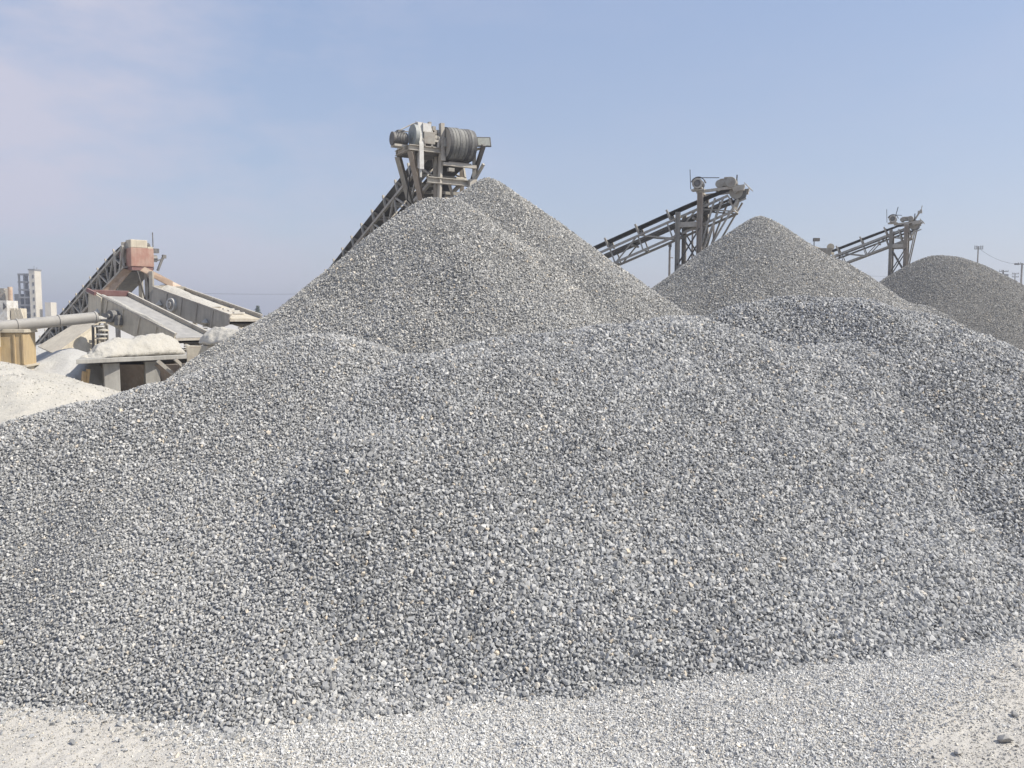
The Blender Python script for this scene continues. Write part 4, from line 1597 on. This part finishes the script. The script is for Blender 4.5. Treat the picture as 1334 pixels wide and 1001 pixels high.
MB().beam(at(116, 445, 29.9), at(166, 449, 30.4), .1, .12).build('tie_beam', M['cream_plate'], rk)

# debris by the slab
o = prism_heap('stone', 'pale block of stone standing on the ground left of the concrete pillars',
               [(at(100, 530, 26.2), Vector((.1, .16, 0)), .5), (at(106, 530, 26.2), Vector((.1, .2, 0)), .72), (at(113, 530, 26.2), Vector((.1, .16, 0)), .6),
                (at(116, 530, 26.2), Vector((.1, .1, 0)), .3)], M['cream_plate'], 'stone', 3, .02)
m = MB()
m.beam(at(106, 520, 26.6), at(110, 484, 26.7), .16, .1)
m.beam(at(111, 520, 26.7), at(115, 481, 26.8), .12, .1)
o = m.build('timber', M['timber'], None, .01)
tag(o, 'split raw timber leaning behind the pale stone block', 'timber')

# ------------------------------------------------------------------ far left buildings
bt = at(45, 410, 250)
rt = empty('factory_tower', (bt.x, bt.y, 0), 'tall far factory tower with open dark storeys on its side', 'building')
TX0, TX1 = at(39.5, 400, 250).x, at(47, 400, 250).x
ztop = at(45, 352.5, 250).z
yy = 250.0
ang = R(28)


def tb(mb, cx, cy, hx, hy, z0, z1):
    return mb.box((cx, cy, (z0 + z1) / 2), (hx, 0, 0), (0, hy, 0), (0, 0, (z1 - z0) / 2))


w = (TX1 - TX0)
tb(MB(), (TX0 + TX1) / 2, yy + 1.7, w / 2, 1.7, -.2, ztop).build('shaft', M['tower_wall'], rt)
tb(MB(), (TX0 + TX1) / 2, yy + 1.7, w / 2 + .15, 1.9, ztop + .01, ztop + .45).build('parapet', M['tower_dark'], rt)
for i in range(6):
    z = ztop - 2.4 - i * 2.3
    m = MB()
    x = TX0 + w * .70
    tb(m, x, yy - .03, .22, .05, z, z + 1.1)
    m.build('window', M['window_dark'], rt)
LX0 = at(24.0, 400, 250).x
m = MB()
for i in range(7):
    z = ztop - 1.4 - i * 2.35
    tb(m, (LX0 + TX0) / 2 - .02, yy + 2.2, (TX0 - LX0) / 2 - .03, 2.0, z, z + .5)
m.build('floors', M['tower_dark'], rt)
m = MB()
for x in (LX0 + .25, (LX0 + TX0) / 2):
    for y_ in (.6, 3.8):
        tb(m, x, yy + y_, .22, .22, -.2, ztop - 1.0)
m.build('columns', M['tower_dark'], rt)
m = MB()
tb(m, (LX0 + TX0) / 2 + .1, yy + 3.1, (TX0 - LX0) / 2 - .35, .12, -.2, ztop - 6.2)
tb(m, (LX0 + TX0) / 2 - .5, yy + 2.4, .5, .3, ztop - 8, ztop - 1.5)
m.build('infill', M['tower_dark'], rt)
tb(MB(), at(59, 400, 250).x, yy + 3, .9, 1.6, -.2, at(59, 394, 250).z).build('annex', M['tower_wall'], rt)
tb(MB(), at(20, 400, 250).x, yy + 3, 1.0, 1.6, -.2, at(20, 383, 250).z).build('low_block', M['tower_dark'], rt)
m = MB()
m.cyl((TX0 + w * .3, yy + 2, ztop + .4), (TX0 + w * .3, yy + 2, ztop + 1.5), .08, 6)
m.cyl((TX0 + w * .8, yy + 2, ztop + .4), (TX0 + w * .8, yy + 2, ztop + 1.1), .08, 6)
m.build('mast', M['tower_dark'], rt)

# pale works behind the duct
rw = empty('works_building', (at(10, 410, 70).x, 70, 0), 'pale works shed with a chimney and white cladding behind the duct', 'building')
m = MB()
c = at(8, 400, 70)
m.box((c.x, c.y, at(8, 392, 70).z / 2), (.55, 0, 0), (0, .8, 0), (0, 0, at(8, 392, 70).z / 2))
m.build('wall', M['white_paint'], rw)
m = MB()
c = at(20, 405, 70.5)
m.box((c.x, c.y, at(20, 402, 70).z / 2), (.5, 0, 0), (0, .8, 0), (0, 0, at(20, 402, 70).z / 2))
m.plate([at(15, 402, 69.6), at(25, 402, 69.6), at(32, 416, 69.6), at(15, 416, 69.6)], .1)
m.build('annex', M['cream_plate'], rw)
m = MB()
c = at(13, 374, 71)
m.cyl((c.x, c.y, -.1), (c.x, c.y, c.z), .19, 14)
m.build('chimney', M['brown_plate'], rw)
m = MB()
c = at(4, 376, 71.5)
m.box((c.x, c.y, (c.z) / 2), (.3, 0, 0), (0, .4, 0), (0, 0, c.z / 2))
m.beam(at(-3, 390, 70), at(6, 378, 70), .14, .14)
m.build('hopper', M['gear'], rw)
m = MB()
for px_ in (18, 22, 26):
    m.beam(at(px_, 402, 68.6), at(px_ + 6, 420, 68.6), .1, .1)
m.build('struts', M['cream_plate'], rw)
m = MB()
c = at(6, 398, 69.05)
m.plate([at(4, 394, 69.1), at(8, 400, 69.1), at(4, 404, 69.1)], .05)
m.build('vent', M['window_dark'], rw)


# ------------------------------------------------------------------ poles, wires, trees
def pole(px, ytop, Y, label, r=.13, arms=(.0,), aw=.8, name='utility_pole', group='utility poles'):
    t = at(px, ytop, Y)
    root = empty(name, (t.x, t.y, 0), label, 'pole', group)
    MB().cyl((t.x, t.y, -.2), t, r, 10, r * .75).build('shaft', M['wood'], root)
    for k in arms:
        m = MB()
        z = t.z - k
        m.beam((t.x - aw, t.y - r, z), (t.x + aw, t.y - r, z), .12, .14)
        for q in (-.9, -.45, .45, .9):
            m.cyl((t.x + aw * q, t.y - r, z + .07), (t.x + aw * q, t.y - r, z + .32), .05, 6)
        m.build('crossarm', M['insul'], root)
    return root


pole(1274.5, 321, 150, 'slim single pole with a short crossarm beyond the round topped pile', .15, (.15, .5), .8)
p = pole(1307, 352, 160, 'stout short pole with transformer just right of the round topped pile', .2, (.3, 1.2), .9)
t = at(1307, 355, 160)
MB().box((t.x, t.y - .4, t.z - 2.0), (.55, 0, 0), (0, .4, 0), (0, 0, 1.6)).build('transformer', M['insul'], p)
pole(1322.5, 356, 190, 'thin low pole between the transformer pole and the border pole', .13, (.2, .9), .8)
p = pole(1331.5, 343, 140, 'thick pole with crossarms at the right border of the view', .18, (.2,), .8)
t = at(1327, 343.5, 140)
MB().box((t.x - .3, t.y, t.z - .1), (.35, 0, 0), (0, .15, 0), (0, 0, .15)).build('lamp', M['insul'], p)
pole(872.5, 324, 44, 'thin rusty pole with stub arms between the two nearer conveyors', .075, (.0,), .05, 'pipe_pole', 'thin poles behind the middle conveyor')
m = MB()
for yp in (336, 365):
    m.beam(at(872.5, yp, 44), at(877, yp, 44), .05, .05)
m.build('stub_arms', M['rusty'], bpy.data.objects['pipe_pole'])
pole(902.5, 288, 46, 'thin pole behind the gap between the middle conveyor posts', .07, (), .05, 'pipe_pole', 'thin poles behind the middle conveyor')
pole(930, 288, 46, 'thin pole right of the middle conveyor posts, behind the raking struts', .07, (), .05, 'pipe_pole', 'thin poles behind the middle conveyor')
pole(216, 381, 190, 'far utility pole behind the flywheel screen, carrying the long wire', .16, (.2,), .8)
pole(480, 381, 190, 'far utility pole hidden behind the tallest pile, carrying the long wire', .16, (.2,), .8)


def wire(name, a, b, sag, label, r=.02):
    m = MB()
    n_ = 14
    pts = [Vector(a).lerp(Vector(b), i / n_) - Vector((0, 0, sag * 4 * (i / n_) * (1 - i / n_))) for i in range(n_ + 1)]
    for p_, q_ in zip(pts[:-1], pts[1:]):
        m.cyl(p_, q_, r, 5)
    o_ = m.build(name, M['wire'])
    return tag(o_, label, 'wire')


wire('overhead_wire', at(216, 381.5, 190), at(480, 381.5, 190), .35, 'long thin wire across the sky above the flywheel screen', .026)
wire('overhead_wire', at(1274.5, 323, 150), at(1331.5, 344, 140), .8, 'thin sagging wire from the slim pole to the border pole', .022)
wire('overhead_wire', at(1307, 356, 160), at(1322.5, 358, 190), .2, 'short wire between the transformer pole and the low pole', .02)
wire('overhead_wire', at(1100, 359, 200), at(1307, 358, 160), .3, 'thin wire running behind the farthest conveyor posts to the transformer pole', .02)


def tree(px, ytop, Y, hw, label, seed):
    rr = random.Random(seed)
    t = at(px, ytop, Y)
    root = empty('tree', (t.x, t.y, 0), label, 'tree', 'far trees')
    m = MB().cyl((t.x, t.y, -.2), (t.x, t.y, t.z * .8), .2, 8, .07)
    for q in range(6):
        an = rr.uniform(0, 6.28)
        z0 = t.z * rr.uniform(.4, .7)
        m.cyl((t.x, t.y, z0), (t.x + math.cos(an) * hw * .6, t.y + math.sin(an) * hw * .6, z0 + hw * .7), .07, 5, .02)
    m.build('trunk', M['bark'], root)
    m = MB()
    for q in range(900):
        v = Vector((rr.gauss(0, .42) * hw, rr.gauss(0, .42) * hw, 0))
        f = rr.random()
        z = t.z * (.35 + .65 * f)
        v *= (1.15 - .75 * f)
        c_ = Vector((t.x, t.y, z)) + v
        a_ = Vector((rr.gauss(0, 1), rr.gauss(0, 1), rr.gauss(0, 1))).normalized() * .2
        b_ = Vector((rr.gauss(0, 1), rr.gauss(0, 1), rr.gauss(0, 1))).normalized() * .14
        m.add([c_ - a_, c_ + b_, c_ + a_, c_ - b_], [(0, 1, 2, 3)])
    m.build('crown', M['leaf'], root)


tree(335.5, 399, 210, 1.1, 'lone far tree just beyond the lower end of the flywheel screen', 3)
V, T = field_grid(lambda x, y: ridge(x, y, at(1290, 378, 220), at(1420, 374, 220), .3, 3) + fbm(x * .1, y * .1, 3, 4) * .8, 90, 200, 190, 250, 1.5)
o = np_mesh('hill', V, T, [M['earth']], smooth=np.ones(len(T), dtype=bool))
tag(o, kind='structure')

# ------------------------------------------------------------------ haze, sky, sun
mh = bpy.data.materials.new('haze')
mh.use_nodes = True
N, L_ = mh.node_tree.nodes, mh.node_tree.links
for q in list(N):
    if q.type != 'OUTPUT_MATERIAL':
        N.remove(q)
pv = N.new('ShaderNodeVolumePrincipled')
pv.inputs['Color'].default_value = (.90, .92, 1.0, 1)
pv.inputs['Density'].default_value = .0012
pv.inputs['Anisotropy'].default_value = .3
L_.new(pv.outputs[0], [q for q in N if q.type == 'OUTPUT_MATERIAL'][0].inputs['Volume'])
m = MB().box((0, 710, 17), (920, 0, 0), (0, 795, 0), (0, 0, 18.5))
o = m.build('haze', mh)
tag(o, kind='stuff')

SUN_EL, SUN_AZ = 47.0, 102.0          # azimuth clockwise from the view direction
world = bpy.data.worlds.new('World')
scene.world = world
world.use_nodes = True
N, L_ = world.node_tree.nodes, world.node_tree.links
bg = N['Background']
sky = N.new('ShaderNodeTexSky')
sky.sky_type = 'NISHITA'
sky.sun_disc = False
sky.sun_elevation = R(SUN_EL)
sky.sun_rotation = R(SUN_AZ)
sky.air_density = 1.0
sky.dust_density = 1.3
sky.ozone_density = 2.5
tc = N.new('ShaderNodeTexCoord')
mp = N.new('ShaderNodeMapping')
mp.inputs['Scale'].default_value = (2.2, 2.2, 6.0)
mp.inputs['Location'].default_value = (.6, .3, .4)
mp.inputs['Rotation'].default_value = (0, R(12), 0)
L_.new(tc.outputs['Generated'], mp.inputs['Vector'])
nz = noise(N, L_, 1.5, 7, .58, mp.outputs['Vector'])
cl = maprange(N, L_, nz, .40, .62, 0, .9)
sx = N.new('ShaderNodeSeparateXYZ')
L_.new(tc.outputs['Generated'], sx.inputs[0])
side = maprange(N, L_, sx.outputs['X'], .05, -.5, 0.1, 1.0)
cl = math_(N, L_, 'MULTIPLY', cl, side)
SKYG = (3.4, 3.4, 4.05)
sz = N.new('ShaderNodeSeparateXYZ')
L_.new(tc.outputs['Generated'], sz.inputs[0])
up = ramp(N, [(0.0, (2.75, 2.85, 3.4)), (.18, (2.3, 2.67, 3.5)), (.5, (1.65, 2.3, 3.72))])
L_.new(sz.outputs['Z'], up.inputs['Fac'])
veil = mixc(N, L_, .68, sky.outputs[0], up.outputs['Color'])
mixed = mixc(N, L_, cl, veil, SKYG)
L_.new(mixed, bg.inputs['Color'])
bg.inputs['Strength'].default_value = .14

sd = bpy.data.lights.new('sun', 'SUN')
sd.energy = 4.3
sd.angle = R(.53)
sd.color = (1.0, .94, .83)
so = bpy.data.objects.new('sun', sd)
COL.objects.link(so)
dirv = Vector((math.sin(R(SUN_AZ)) * math.cos(R(SUN_EL)), math.cos(R(SUN_AZ)) * math.cos(R(SUN_EL)), math.sin(R(SUN_EL))))
so.rotation_euler = (-dirv).to_track_quat('-Z', 'Y').to_euler()
so.location = dirv * 60

vs = scene.view_settings
vs.view_transform = 'Standard'
vs.look = 'None'
vs.exposure = 0.4
vs.gamma = 1.0
scene.render.engine = 'CYCLES'
scene.cycles.max_bounces = 4
scene.cycles.diffuse_bounces = 2
scene.cycles.glossy_bounces = 2
scene.cycles.volume_bounces = 0
scene.cycles.transmission_bounces = 2
